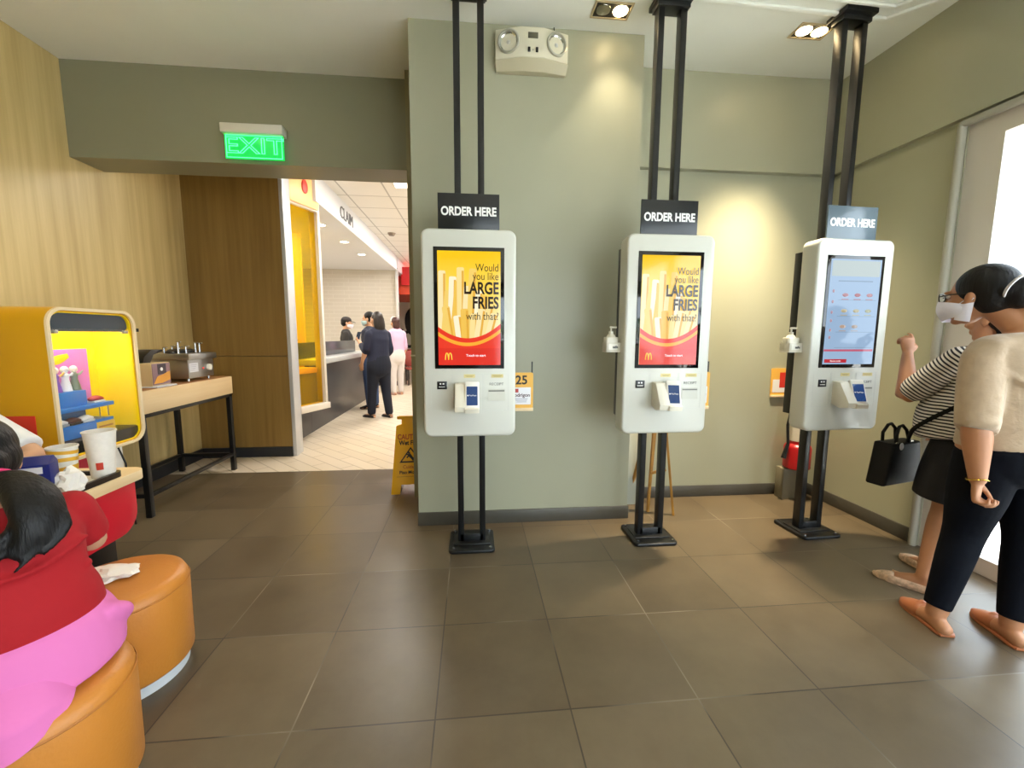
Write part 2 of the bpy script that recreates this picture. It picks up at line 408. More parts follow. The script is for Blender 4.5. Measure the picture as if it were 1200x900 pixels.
g = G(); g.box(0, L-.03, .03, .04, .46, 2.93, mtx=HM); part('pane', g, glass('yellow_glass', '#ffec5c'), yb, True, label='clear yellow glass pane')
g = G(); g.box(.02, L-.03, .12, .16, .46, .86, .004, mtx=HM); part('panel', g, mat('olive_panel', '#8a8f3a', .4), yb, True)
g = G(); g.box(.0, L-.03, .10, .3, .86, .93, .004, mtx=HM); part('shelf', g, mat('hatch_shelf', '#e6c989', .4), yb, True)
sg = thing('menu_sign', 'orange backlit panel with a red oval above the yellow hatch', 'sign', (-2.1, 5.55, 2.95))
g = G(); g.box(.0, L-.03, -.05, -.025, 2.95, 3.3, .003, mtx=HM); part('panel', g, mat('orange_sign', '#f0b778', .4, emit=.35), sg, True)
g = G(); g.ell((L*.52, -.055, 3.17), (.05, .012, .085), mtx=HM); part('emblem', g, mat('red_emblem', '#d23a2a', .4), sg, True)
# a yellow wall seen through the hatch
g = G(); g.box(-3.6, -2.62, 6.9, 6.95, 0, 2.9); mono('back_panel', g, mat('yellow_panel', '#f2c500', .4), 'yellow wall panel seen through the tinted hatch glass', 'panel')
pl = thing('potted_plant', 'small green plant behind the yellow hatch glass', 'plant', (-2.72, 6.3, .0))
g = G(); g.lathe([(0, 0), (.11, 0), (.14, .95), (.12, .95), (0, .93)]); part('pot', g, WHITEP, pl)
g = G()
for k in range(16):
    a = k*2.4; ln = .16+.1*random.random()
    g.loft([(0, 0, .92), (cos(a)*ln*.5, sin(a)*ln*.5, .92+.25), (cos(a)*ln, sin(a)*ln, .92+.28+.1*random.random())], [(.006, .003), (.035, .004), (.004, .003)], side=(-sin(a), cos(a), 0), seg=8)
part('foliage', g, mat('leaf_green', '#4f7d35', .5), pl)
# counter
ct = thing('service_counter', 'long black fronted service counter with pale steel top beside the passage', 'counter', (-2.5, 7.2, 0))
BF = mat('counter_black', '#2b2d33', .28)
g = G(); g.box(-2.31, -2.25, 6.02, 9.0, 0, .94); part('front_panel', g, BF, ct, True)
g = G(); g.box(-2.52, -2.14, 6.02, 9.08, .94, 1.02, .01); part('counter_top', g, mat('steel_top', '#bfc3c4', .3, .2), ct, True)
g = G(); g.box(-2.5, -2.42, 6.02, 9.0, 1.02, 1.25, .008); part('screen_panel', g, mat('counter_screen', '#3a4145', .2), ct, True)
c2 = thing('low_counter', 'white low counter section behind the end of the black counter', 'counter', (-2.5, 10, 0))
g = G(); g.box(-3.3, -2.32, 9.7, 10.6, .12, .98, .01); part('cabinet', g, HW, c2, True)
g = G(); g.box(-3.3, -2.34, 9.72, 10.6, 0, .12); part('plinth', g, BASEB, c2, True)
# downlights of the passage
HL = mat('lamp_glow', '#fff1da', .5, emit=14)
def puck(x, y, z, lab, grp, r=.07):
    t = thing('ceiling_downlight', lab, 'ceiling light', (x, y, z), 0, grp)
    g = G(); g.lathe([(r, -.006), (r+.02, -.006), (r+.02, .004), (r, .004), (r, -.006)]); part('rim', g, WHITEP, t)
    g = G(); g.cyl((0, 0, -.003), (0, 0, .004), r, seg=20); part('lamp', g, HL, t)
for y, w in ((6.9, 'nearest the yellow hatch'), (8.1, 'in the middle'), (9.3, 'nearest the tiled wall')):
    puck(-2.3, y, 3.035, 'small round downlight under the white bulkhead, '+w, 'counter downlights')
sp = thing('smoke_detector', 'small dark round detector on the passage ceiling', 'detector', (-1.6, 8.9, ZC+.02))
g = G(); g.lathe([(0, -.05), (.05, -.05), (.07, -.02), (.08, 0), (0, 0)]); part('body', g, mat('detector_grey', '#7d6f63', .5), sp)
av = mono('air_vent', G().box(-1.3, -.7, 9.8, 10.1, ZC-.01, ZC+.019, .004), mat('vent_grey', '#8b8a86', .5), 'grey slot air vent in the passage ceiling', 'air vent')
# far end of the passage
g = G(); g.box(-2.7, -.4, 12.4, 15.4, 2.5, 3.0); mono('red_canopy', g, mat('red_canopy', '#c8452b', .4), 'red boxed canopy hanging at the far end of the passage', 'canopy')
g = G(); g.box(-1.98, -1.3, 12.3, 12.38, 2.75, 3.25); mono('red_sign', g, mat('red_sign', '#c01f22', .4), 'plain red sign panel in front of the red canopy', 'sign')
g = G()
def sw(pts, r):
    g.loft([(x, 15.47, z) for x, z in pts], [(q, .012) for q in r], side=(1, 0, 0), seg=8, sub=4)
sw([(-1.95, 2.35), (-2.2, 2.05), (-2.15, 1.55), (-1.85, 1.3)], [.12, .17, .2, .1])
sw([(-2.2, 1.5), (-2.5, 1.35), (-2.45, 1.0), (-2.2, .95), (-2.1, 1.2)], [.06, .05, .06, .05, .03])
sw([(-2.5, 1.55), (-2.62, 1.3), (-2.5, 1.05)], [.04, .06, .03]); sw([(-1.8, 2.3), (-1.6, 1.9), (-1.75, 1.4), (-1.6, 1.0)], [.05, .12, .08, .04])
mono('wall_mural', g, mat('mural_black', '#191716', .6), 'black swirling mural on the pale far wall', 'mural')
for i, (x, y, col, lab) in enumerate(((-1.78, 12.9, '#a5352c', 'red chair at the far end of the passage'), (-1.62, 11.7, '#8d3a30', 'dark red chair behind the woman in pink'))):
    t = thing('dining_chair', lab, 'chair', (x, y, 0), R(20*i), 'far chairs')
    cm = mat('chair_red%d' % i, col, .5)
    g = G(); g.box(-.2, .2, -.2, .2, .42, .47, .02); part('seat', g, cm, t)
    g = G(); g.box(-.2, .2, .17, .21, .5, .92, .015); part('backrest', g, cm, t)
    for sx in (-1, 1):
        for sy in (-1, 1):
            g = G(); g.cyl((sx*.17, sy*.17, 0), (sx*.17, sy*.17, .43 if sy < 0 else .55), .014, seg=10); part('leg', g, BLACKM, t)

# ------------------------------------------------------------------ exit sign and emergency light
ex = thing('exit_sign', 'glowing green EXIT sign hanging on the olive beam', 'exit sign', (-1.65, 3.62, 2.715))
g = G(); g.box(-.225, .225, -.09, 0, .165, .235, .008); part('housing', g, mat('exit_housing', '#cfccbf', .4), ex)
g = G(); g.box(-.215, .215, -.052, -.042, -.01, .17, .002); part('panel', g, mat('exit_green', '#12b84e', .3, emit=.9), ex, label='glowing green edge-lit panel')
LG = mat('exit_letters', '#52ff9a', .3, emit=1.6)
t = text('lettering', 'EXIT', .165, LG, ex, (0, -.054, .082), outline=.0032, sx=1.28)
g = G()
for x0, x1, z0, z1 in ((-.205, .205, -.002, .003), (-.205, .205, .157, .162), (-.205, -.2, -.002, .162), (.2, .205, -.002, .162)): g.box(x0, x1, -.056, -.052, z0, z1)
part('border', g, LG, ex)
em = thing('emergency_light', 'cream twin-lamp emergency light high on the sage column', 'emergency light', (.395, 2.96, 3.075))
pts = [(-.235, 0), (-.235, -.045), (-.07, -.095), (.07, -.095), (.235, -.045), (.235, 0)]
g = G(); g.prism(pts, .055, .235, 'z', .008); part('body', g, CREAMP, em)
b = G(); V = [[b.bm.verts.new((x*f, y*q, z)) for x, y in pts] for f, q, z in ((.97, .5, -.002), (1.01, 1.03, .05), (1.0, 1.0, .058))]
for A_, B_ in zip(V, V[1:]):
    for k_ in range(6): b.bm.faces.new((A_[k_], A_[(k_+1) % 6], B_[(k_+1) % 6], B_[k_]))
b.bm.faces.new(V[0]); b.bm.faces.new(V[-1]); bmesh.ops.recalc_face_normals(b.bm, faces=b.bm.faces)
g = b; part('base_tray', g, mat('cream_tray', '#c2bb9f', .4), em)
for sx in (-1, 1):
    M = Matrix.Translation((sx*.155, -.073, .15)) @ Matrix.Rotation(sx*R(17), 4, 'Z') @ Matrix.Rotation(R(90), 4, 'X')
    g = G(); g.lathe([(.058, -.004), (.07, -.004), (.07, .012), (.062, .014), (.058, .004), (.058, -.004)], seg=28, mtx=M); rim = part('lamp_rim', g, mat('lamp_bezel', '#b9b8ac', .3, .5), em)
    g = G(); g.lathe([(0, -.03), (.03, -.024), (.058, 0), (.056, .002), (.03, -.02), (.0, -.024)], seg=28, mtx=M); part('reflector', g, mat('reflector', '#d9dbd8', .12, 1), em)
    g = G(); g.ell((0, 0, -.008), (.014, .014, .014), 12, mtx=M); part('bulb', g, mat('bulb_glass', '#d5d5cf', .1), em)
g = G(); g.box(-.032, .032, -.099, -.09, .165, .2, .002); part('display', g, mat('dark_label', '#5c5a4a', .4), em)
for x in (-.025, .025):
    g = G(); g.box(x-.008, x+.008, -.103, -.09, .085, .112, .002); part('switch', g, BLACKS, em)
g = G(); g.cyl((0, -.1, .098), (0, -.09, .098), .004, seg=10); part('indicator', g, CHROME, em)
g = G(); g.tube([(.15, -.02, .235), (.152, -.012, .26), (.148, -.006, .30)], .003); part('cable', g, BLACKS, em)

# ------------------------------------------------------------------ recessed lights of the room
def twin(x, y, on, lab, tilt=None, grp=None):
    t = thing('recessed_light', lab, 'ceiling light', (x, y, ZC), 0, grp)
    g = G()
    g.box(-.12, .12, -.07, -.058, -.006, .004); g.box(-.12, .12, .058, .07, -.006, .004); g.box(-.12, -.108, -.058, .058, -.006, .004); g.box(.108, .12, -.058, .058, -.006, .004)
    part('frame', g, mat('light_frame', '#b9a98a', .35, .3), t)
    g = G(); g.box(-.108, .108, -.058, .058, -.0025, .0); part('recess', g, mat('recess_black', '#16140f', .5), t)
    for i, sx in enumerate((-1, 1)):
        g = G(); g.lathe([(0, -.012), (.03, -.012), (.044, -.006), (.046, -.002), (0, -.002)], c=(sx*.054, 0, 0), seg=24)
        part('lamp', g, mat('warm_lamp_glow', '#ffe0a8', .4, emit=30) if on[i] else mat('lamp_off', '#8d8a80', .15, 1), t, label='lit lamp' if on[i] else 'unlit silver lamp')
    return t
twin(.87, 2.77, (0, 1), 'recessed twin ceiling light with one lamp lit, near the middle kiosk', grp='twin recessed lights')
twin(2.235, 2.815, (1, 1), 'recessed twin ceiling light with both lamps lit, near the right kiosk', grp='twin recessed lights')

# ------------------------------------------------------------------ kiosks
SCRW = mat('sticker_yellow', '#d8c98a', .5)
KW = mat('kiosk_white', '#cdcdc3', .3, coat=.2)
PANL = mat('kiosk_seam', '#c4c6bf', .4)
SCRB = mat('screen_bezel', '#0a0a0c', .06, spec=.6)
def emis(name, col, e=.95, rough=.08):
    m = mat(name, col, rough, emit=e, spec=.22 if name.startswith('ui') else .45)
    m.node_tree.nodes['Principled BSDF'].inputs['Base Color'].default_value = (.01, .01, .01, 1)   # a dark panel that lights up
    return m
def fries_ad(par, y, x0, x1, z0, z1, k):
    """advert on the screen: yellow ground, fries, red curve, words"""
    w, h = x1-x0, z1-z0
    X = lambda u: x0+u*w
    Z = lambda v: z0+v*h
    bgm = MATS.get('ad_yellow')
    if bgm is None:
        bgm = bpy.data.materials.new('ad_yellow'); bgm.use_nodes = True; nt = bgm.node_tree; b = nt.nodes['Principled BSDF']
        tc = nt.nodes.new('ShaderNodeTexCoord'); sp_ = nt.nodes.new('ShaderNodeSeparateXYZ'); nt.links.new(tc.outputs['Object'], sp_.inputs[0])
        mr = nt.nodes.new('ShaderNodeMapRange'); mr.inputs[1].default_value = z0; mr.inputs[2].default_value = z1; nt.links.new(sp_.outputs[2], mr.inputs[0])
        r = nt.nodes.new('ShaderNodeValToRGB'); nt.links.new(mr.outputs[0], r.inputs[0])
        r.color_ramp.elements[0].color = rgb('#ffe9b8'); r.color_ramp.elements[0].position = .3
        r.color_ramp.elements[1].color = rgb('#fbc800'); r.color_ramp.elements[1].position = .95
        e2 = r.color_ramp.elements.new(.62); e2.color = rgb('#fdd75a')
        nt.links.new(r.outputs[0], b.inputs['Emission Color']); b.inputs['Base Color'].default_value = (.01, .01, .01, 1); b.inputs['Emission Strength'].default_value = .95; b.inputs['Roughness'].default_value = .08
        MATS['ad_yellow'] = bgm
    g = G(); g.box(x0, x1, y-.001, y, z0, z1); disp = part('display', g, bgm, par, label='lit yellow and red advert for large fries')
    rnd = random.Random(3)
    fr = [(.07, .83, .06, .36), (.17, .66, .1, .3), (.24, .78, .2, .25), (.33, .74, .24, .28), (.36, .86, .36, .3), (.47, .70, .42, .26), (.56, .85, .5, .27), (.66, .66, .6, .28), (.74, .62, .66, .27), (.83, .52, .72, .25), (.9, .46, .8, .3),
          (.12, .52, .2, .26), (.3, .44, .36, .22), (.42, .5, .44, .22), (.58, .46, .55, .22), (.7, .5, .62, .24)]
    cols = ['#f7e2a8', '#f2cd6a', '#fbeecb', '#efc050', '#f8dc92']
    fronts = []
    for ci in range(5):
        g = G()
        for i, (tx, tv, bx, bv) in enumerate(fr):
            if i % 5 != ci: continue
            a = Vector((X(bx), 0, Z(bv-.05))); q = Vector((X(tx), 0, Z(tv))); d = q-a
            M = Matrix.Translation(((a.x+q.x)/2, y-.0013-.0002*i, (a.z+q.z)/2)) @ Matrix.Rotation(math.atan2(d.x, d.z), 4, 'Y')
            hw = w*(.058 if i < 11 else .062)
            g.prism(rrect(-hw, hw, -d.length/2, d.length/2, hw*.45, 3), -.0002, .0002, 'y', mtx=M)
            fronts.append((i, M, hw, d.length))
        part('fry_image', g, emis('ad_fry%d' % ci, cols[ci]), disp)
    g = G()
    for i, M, hw, L_ in fronts: g.box(hw*.35, hw*.92, -.00035, .0, -L_*.47, L_*.45, mtx=M)
    part('fry_side', g, emis('ad_fry_side', '#e3ab3c'), disp)
    n = 24
    arc = lambda u, b, e: b+e*(2*u-1)**2+(.03*u)
    g = G(); g.prism([(X(0), Z(0)), (X(1), Z(0))]+[(X(1-i/n), Z(arc(1-i/n, .225, .115))) for i in range(n+1)], y-.0060, y-.0052, 'y'); part('red_band', g, emis('ad_red', '#e8341c'), disp)
    g = G(); g.prism([(X(i/n), Z(arc(i/n, .155, .105))) for i in range(n+1)]+[(X(1-i/n), Z(arc(1-i/n, .185, .11))) for i in range(n+1)], y-.0068, y-.0062, 'y'); part('orange_band', g, emis('ad_orange', '#fbab2c'), disp)
    g = G(); g.box(x0, x1, y-.0076, y-.0070, z0, Z(.15)); part('red_footer', g, emis('ad_red2', '#df2a18'), disp)
    # golden arches
    g = G(); cx, cz, s_ = X(.16), Z(.075), .018
    for sx in (-1, 1):
        pts = [(cx+sx*(s_*.52+s_*.5*cos(a)), y-.0082, cz-s_+2.2*s_*sin(a)*.98) for a in [pi*i/12 for i in range(13)]]
        g.loft(pts, [(.0030, .0005)]*13, side=(0, 0, 1), seg=8)
    part('logo', g, emis('ad_gold', '#ffc72c'), disp)
    dk = mat('ad_text_dark', '#2a1a10', .1, emit=.0)
    for s, sz, u, v, bold, sx in (('Would', .060, .97, .855, 0, .78), ('you like', .060, .97, .78, 0, .78), ('LARGE', .092, .97, .675, .0028, .72), ('FRIES', .092, .97, .548, .0028, .72), ('with that?', .060, .97, .432, 0, .78)):
        text('lettering', s, sz, dk, disp, (X(u), y-.0095, Z(v)), bold=bold, sx=sx, align='RIGHT', depth=.0003)
    text('lettering', 'Touch to start', .019, emis('ad_white', '#ffffff'), disp, (X(.6), y-.0085, Z(.085)), bold=.0003, depth=.0003)
def menu_ui(par, y, x0, x1, z0, z1):
    w, h = x1-x0, z1-z0
    X = lambda u: x0+u*w
    Z = lambda v: z0+v*h
    g = G(); g.box(x0, x1, y-.001, y, z0, z1); disp = part('display', g, emis('ui_ground', '#9db9d8', .85), par, label='lit pale blue ordering menu')
    g = G(); g.box(X(.03), X(.97), y-.002, y-.0015, Z(.84), Z(.985)); part('menu_header', g, emis('ui_head', '#bcc9c6', .8), disp)
    g = G(); g.box(X(.17), X(.85), y-.002, y-.0015, Z(.79), Z(.80))
    for v in (.615, .46, .31, .31-.15): g.box(X(.2), X(.95), y-.002, y-.0015, Z(v), Z(v+.004))
    part('menu_lines', g, emis('ui_line', '#93aecb', .6), disp)
    for r_ in range(3):
        for c_ in range(3):
            if r_ == 2 and c_ == 2: continue
            u, v = .33+.24*c_, .665-.15*r_
            g = G(); g.ell((X(u), y-.002, Z(v)), (.022, .001, .011), 12); g.box(X(u)-.024, X(u)+.024, y-.0025, y-.0015, Z(v-.045), Z(v-.038))
            part('menu_item', g, emis('ui_item%d' % (r_*3+c_), ['#cf8f96', '#c9757c', '#d79aa0', '#d9c89a', '#d8cfa6', '#c8cda6', '#d6b7a0', '#cfc0b4'][r_*3+c_], .6), disp)
    for v in (.7, .6, .5, .42, .33, .26):
        g = G(); g.ell((X(.09), y-.002, Z(v)), (.008, .001, .01), 10); part('menu_icon', g, emis('ui_icon', '#c79aa8', .6), disp)
    g = G(); g.box(X(.0), X(.98), y-.0025, y-.0015, Z(.125), Z(.145)); part('menu_bar', g, emis('ui_pink', '#d8647f', .7), disp)
    g = G(); g.box(X(.03), X(.47), y-.0025, y-.0015, Z(.015), Z(.05)); part('menu_button', g, emis('ui_red', '#d22b3c', .7), disp)
    text('lettering', 'Review order', .014, emis('ad_white', '#ffffff'), disp, (X(.25), y-.003, Z(.032)), depth=.0002)
def kiosk(name_label, x, y, rz, ad, swing, holder, hx=0):
    k = thing('order_kiosk', name_label, 'ordering kiosk', (x, y, 0), rz, 'self order kiosks')
    # stand
    g = G(); g.prism(rrect(-.147, .147, -.147, .147, .03), 0, .022, 'z', .006)
    g.box(-.075, .075, -.03, -.02, .022, .075, .002); g.box(-.12, .12, -.075, .075, .022, .03, .003)
    bp = part('base_plate', g, BLACKM, k)
    g = G()
    for sx in (-1, 1):
        for sy in (-1, 1): g.cyl((sx*.118, sy*.118, .02), (sx*.118, sy*.118, .03), .009, seg=6)
    part('bolt', g, CHROME, bp)
    for sx in (-1, 1):
        g = G(); g.box(sx*.07-.019, sx*.07+.019, -.03, .03, .02, ZC-.05, .003); part('post', g, BLACKM, k)
    g = G(); g.box(-.11, .11, -.075, .075, ZC-.03, ZC, .004); g.box(-.1, .1, -.045, .045, ZC-.06, ZC-.025, .003); part('ceiling_plate', g, BLACKM, k)
    b0, b1, zb, zt = -.268+hx, .268+hx, .778, 1.968
    yf = -.22
    g = G(); g.prism(rrect(b0, b1, zb, zt, .045, 8), yf, yf+.125, 'y', .014, 3); hs = part('housing', g, KW, k, ang=50)
    g = G(); g.box(b0+.012, b1-.012, yf+.125, -.03, zb+.09, zt-.06, .004); part('rear_box', g, BLACKM, k)
    # sign
    hd = BLACKM if ad else mat('sign_slate', '#5d6c76', .2)
    g = G(); g.box(-.175+hx, .175+hx, yf+.05, yf+.06, zt-.01, zt+.205, .001); sg = part('header_sign', g, mat('sign_black', '#1b1d1f', .3) if ad else hd, k, label='black sign reading ORDER HERE' if ad else 'slate grey sign reading ORDER HERE')
    text('lettering', 'ORDER HERE', .066, WHITEE, sg, (hx, yf+.049, zt+.105), bold=.0022, sx=.81)
    # screen
    xa, xb, za, zc = -.2+hx, .2+hx, 1.182, 1.868
    g = G(); g.box(xa, xb, yf-.004, yf+.01, za, zc, .0015); sc = part('screen', g, SCRB, k, label='black framed touch screen')
    m_ = .022
    (fries_ad(sc, yf-.0045, xa+m_, xb-m_, za+m_, zc-m_, 0) if ad else menu_ui(sc, yf-.0045, xa+m_, xb-m_, za+m_, zc-m_))
    # lower panels
    g = G()
    for u0, u1 in ((-.225, -.105), (-.1, .075), (.08, .225)):
        for a in ((u0, u0+.0015, .935, 1.15), (u1-.0015, u1, .935, 1.15), (u0, u1, .935, .9365), (u0, u1, 1.1485, 1.15)): g.box(a[0]+hx, a[1]+hx, yf-.0008, yf+.001, a[2], a[3])
    part('panel_seam', g, PANL, hs)
    g = G(); g.box(-.19+hx, -.133+hx, yf-.004, yf+.002, 1.062, 1.108, .002); s_ = part('scanner_window', g, BLACKS, k)
    g = G()
    for u in (-.175, -.158): g.box(u+hx, u+.009+hx, yf-.0048, yf-.004, 1.09, 1.098)
    g.box(-.18+hx, -.145+hx, yf-.0048, yf-.004, 1.074, 1.078); part('scanner_mark', g, WHITEE, s_)
    # receipt slot
    g = G()
    g.box(.105+hx, .205+hx, yf-.002, yf+.01, 1.055, 1.062); g.prism([(yf-.006, .992), (yf-.001, 1.055), (yf+.006, 1.055), (yf+.006, .992)], .105+hx, .205+hx, 'x'); rs = part('receipt_slot', g, mat('slot_grey', '#c7c6ba', .4), k)
    g = G(); g.box(.108+hx, .202+hx, yf-.0035, yf-.001, 1.046, 1.054); part('slot_mouth', g, mat('slot_painted_shade', '#7d7d76', .5), rs)  # grey strip painted as the shade inside the slot, no opening cut
    text('lettering', 'RECEIPT', .022, mat('grey_print', '#6d6f6a', .5), rs, (.155+hx, yf-.001, 1.09), sx=1.05, depth=.0005)
    for u0, u1 in ((-.035, .03), (.125, .195)):
        g = G(); g.box(u0+hx, u1+hx, yf-.0012, yf+.001, 1.128, 1.149); st = part('sticker', g, SCRW, k, label='pale yellow sticker')
        g = G(); g.box(u0+.008+hx, u1-.008+hx, yf-.0016, yf-.001, 1.140, 1.1425); g.box(u0+.014+hx, u1-.014+hx, yf-.0016, yf-.001, 1.134, 1.136); part('sticker_print', g, mat('sticker_ink', '#9a8a50', .5), st)
    # card reader in its cradle
    tr = mat('reader_cream', '#ded9c8', .4)
    g = G()
    g.prism([(yf+.002, .955), (yf-.055, .935), (yf-.115, .945), (yf-.12, .975), (yf-.05, 1.095), (yf+.002, 1.10)], -.085+hx, -.02+hx, 'x', .004)
    g.prism([(yf+.002, .955), (yf-.055, .935), (yf-.125, .94), (yf-.13, .965), (yf-.1, .985), (yf-.06, .985), (yf+.002, 1.0)], -.03+hx, .05+hx, 'x', .004)
    cr = part('reader_cradle', g, tr, k, ang=30)
    M = Matrix.Translation((.012+hx, yf-.082, 1.035)) @ Matrix.Rotation(R(swing), 4, 'Z') @ Matrix.Rotation(R(-22), 4, 'X')
    g = G(); g.box(-.04, .04, -.012, .016, -.085, .08, .006, mtx=M); rd = part('card_reader', g, mat('reader_white', '#eceae2', .3), k, label='white handheld card reader')
    g = G(); g.box(-.031, .031, -.0135, -.011, -.06, .05, mtx=M); part('reader_screen', g, emis('reader_blue', '#1f5fb4' if ad else '#7d8fae', .35), rd)
    text('lettering', 'PayMaya', .012, WHITEE, rd, (0, 0, 0), M @ Matrix.Translation((.004, -.0142, -.003)) @ FRONT, depth=.0003)
    g = G(); g.cyl((-.024, -.0142, -.003), (-.024, -.0132, -.003), .004, seg=12, mtx=M); part('reader_logo', g, WHITEE, rd)
    if holder:
        g = G()
        x1 = b0+.01
        g.box(x1-.10, x1, yf+.06, yf+.14, 1.275, 1.282, .002); g.box(x1-.10, x1-.096, yf+.06, yf+.14, 1.28, 1.335, .001); g.box(x1-.1, x1, yf+.06, yf+.063, 1.28, 1.335, .001); g.box(x1-.1, x1, yf+.137, yf+.14, 1.28, 1.335, .001)
        br = part('bottle_bracket', g, mat('bracket_white', '#d9d4c4', .35), k)
        g = G(); g.box(x1-.085, x1-.03, yf+.0585, yf+.0602, 1.29, 1.325); part('bracket_label', g, mat('bracket_print', '#eae6da', .4), br)
        text('lettering', 'safe', .022, mat('ink_black', '#1d1d1d', .5), br, (x1-.045, yf+.0575, 1.307), bold=.0006, depth=.0004)
    return k
K1 = kiosk('white ordering kiosk with fries advert in front of the sage column, leftmost of the three', -.012, 2.67, 0, True, 0, False, -.004)
K2 = kiosk('white ordering kiosk with washed-out fries advert in the middle, sanitizer at its left', 1.20, 2.66, 0, True, -12, True, -.03)
K3 = kiosk('white ordering kiosk showing a pale blue menu, in the corner by the two women', 2.37, 2.655, R(3), False, -14, True, -.035)
def sanitizer(x, y, z, lab):
    t = thing('sanitizer_bottle', lab, 'sanitizer bottle', (x, y, z), 0, 'sanitizer bottles')
    cl = mat('bottle_white', '#e2decf', .3)
    g = G(); g.prism(rrect(-.04, .04, -.032, .032, .015), 0, .085, 'z', .006); g.lathe([(0, .08), (.03, .082), (.02, .1), (.014, .102), (0, .102)]); part('bottle', g, cl, t)
    g = G(); g.cyl((0, 0, .1), (0, 0, .12), .014, seg=16); g.cyl((0, 0, .12), (0, 0, .14), .005, seg=10); g.box(-.008, .035, -.007, .007, .138, .15, .003); part('pump', g, cl, t)
sanitizer(1.2-.03-.268-.05, 2.66-.22+.10, 1.283, 'white sanitizer pump bottle in the bracket on the middle kiosk')
sanitizer(2.37+cos(R(3))*(-.035-.268-.05)-sin(R(3))*(-.12), 2.655+sin(R(3))*(-.353)-.12, 1.283, 'white sanitizer pump bottle in the bracket on the corner kiosk')
def card(x, y, z, lab, txt, red=False):
    t = thing('number_card', lab, 'number card', (x, y, z), 0, 'number cards')
    g = G(); g.prism(rrect(-.075, .075, .0, .235, .012), -.004, .004, 'y'); bd = part('board', g, mat('card_orange', '#e8b04a', .45), t)
    g = G(); g.box(-.06, .06, -.0052, -.0038, .03, .14); part('label_panel', g, mat('card_white', '#e9e7ea', .5), t)
    g = G(); g.box(-.075, .075, -.012, .006, -.012, .008, .002); part('foot', g, mat('card_foot', '#e5cba0', .45), t)
    if red:
        g = G(); g.box(.0, .05, -.0056, -.004, .07, .2); part('red_mark', g, mat('card_red', '#cf2f22', .4), t)
    else:
        text('lettering', txt, .078, mat('ink_black', '#1d1d1d', .5), t, (0, -.0045, .185), bold=.002)
        g = G(); g.box(-.045, -.02, -.0062, -.005, .108, .132); part('logo', g, mat('card_logo_red', '#b8413a', .5), t)
        text('lettering', 'rodrigon', .032, mat('ink_maroon', '#4a2430', .5), t, (-.002, -.0055, .09), bold=.0006, depth=.0005)
        g = G()
        for i, v in enumerate((.065, .055, .045)): g.box(-.04+.004*i, .04-.004*i, -.0062, -.005, v, v+.004)
        part('small_print', g, mat('ink_grey', '#a9a9b4', .5), t)
    return t
card(.31, 2.6445, .905, 'orange number card reading 25 at the right edge of the fries kiosk', '25')
card(1.49, 2.6345, .905, 'orange number card mostly hidden at the right edge of the middle kiosk', '25')
card(2.60, 3.3255, .87, 'orange card with a red mark on the alcove wall behind the corner kiosk', '', True)
for x, y, lab in ((.378, 2.6525, 'thin black wire hook above the number card 25'), (1.555, 2.6425, 'thin black wire hook beside the middle kiosk')):
    mono('wire_hook', G().box(x-.004, x+.004, y-.004, y+.004, 1.10, 1.21).box(x-.12, x+.004, y-.004, y+.004, 1.1, 1.108), BLACKM, lab, 'hook', 'wire hooks')
# ------------------------------------------------------------------ wet floor sign
wf = thing('wet_floor_sign', 'yellow folding wet floor sign standing beside the sage column', 'floor sign', (-.545, 3.68, 0), R(4))
wf.scale = (1.07, 1.07, 1.07)
YS = mat('sign_yellow', '#e0a70a', .35)
def wf_panel(tilt, front):
    M = Matrix.Translation((0, 0, .62)) @ Matrix.Rotation(R(tilt), 4, 'X') @ Matrix.Translation((0, 0, -.62))
    out = [(-.155, 0), (-.085, 0), (-.075, .075), (.075, .075), (.085, 0), (.155, 0), (.112, .545), (.07, .56), (.07, .60), (.105, .602), (.105, .625), (-.105, .625), (-.105, .602), (-.07, .60), (-.07, .56), (-.112, .545)]
    g = G(); g.prism(out, -.012, .0, 'y', .003, mtx=M)
    p = part('front_panel' if front else 'rear_panel', g, YS, wf)
    if front:
        dk = mat('ink_black', '#1d1d1d', .5); rd = mat('ink_rust', '#a8451c', .5)
        for s, sz, z, m_, b, sx in (('CAUTION', .058, .455, rd, .0016, .78), ('Wet Floor', .052, .408, dk, .0016, .8), ('Cuidado', .036, .215, rd, .0004, 1.0), ('Piso Mojado', .036, .172, dk, .0009, 1.0)):
            text('lettering', s, sz, m_, p, (0, 0, 0), M @ Matrix.Translation((0, -.0125, z)) @ FRONT, bold=b, sx=sx, depth=.0008)
        g = G()
        T = [(-.088, .25), (.088, .25), (0, .375)]; I = [(-.068, .262), (.068, .262), (0, .358)]
        for i in range(3):
            j = (i+1) % 3; g.prism([T[i], T[j], I[j], I[i]], -.0135, -.0115, 'y', mtx=M)
        # slipping figure
        g.ell((-.012, -.013, .328), (.009, .001, .009), 12, mtx=M)
        for a, b_, w in (((-.012, .315), (.008, .29), .013), ((-.01, .312), (-.035, .318), .006), ((-.012, .31), (-.03, .288), .006), ((.008, .29), (.045, .268), .008), ((.008, .288), (.022, .266), .008)):
            g.loft([(a[0], -.013, a[1]), (b_[0], -.013, b_[1])], [(w, .001), (w*.8, .001)], side=(1, 0, .3), seg=8, mtx=M)
        g.box(-.11, .11, -.0135, -.0115, .138, .1395, mtx=M)
        part('pictogram', g, dk, p)
wf_panel(-11, True); wf_panel(11, False)
g = G(); g.cyl((-.09, -.004, .618), (.09, -.004, .618), .012, seg=12); part('hinge', g, YS, wf)

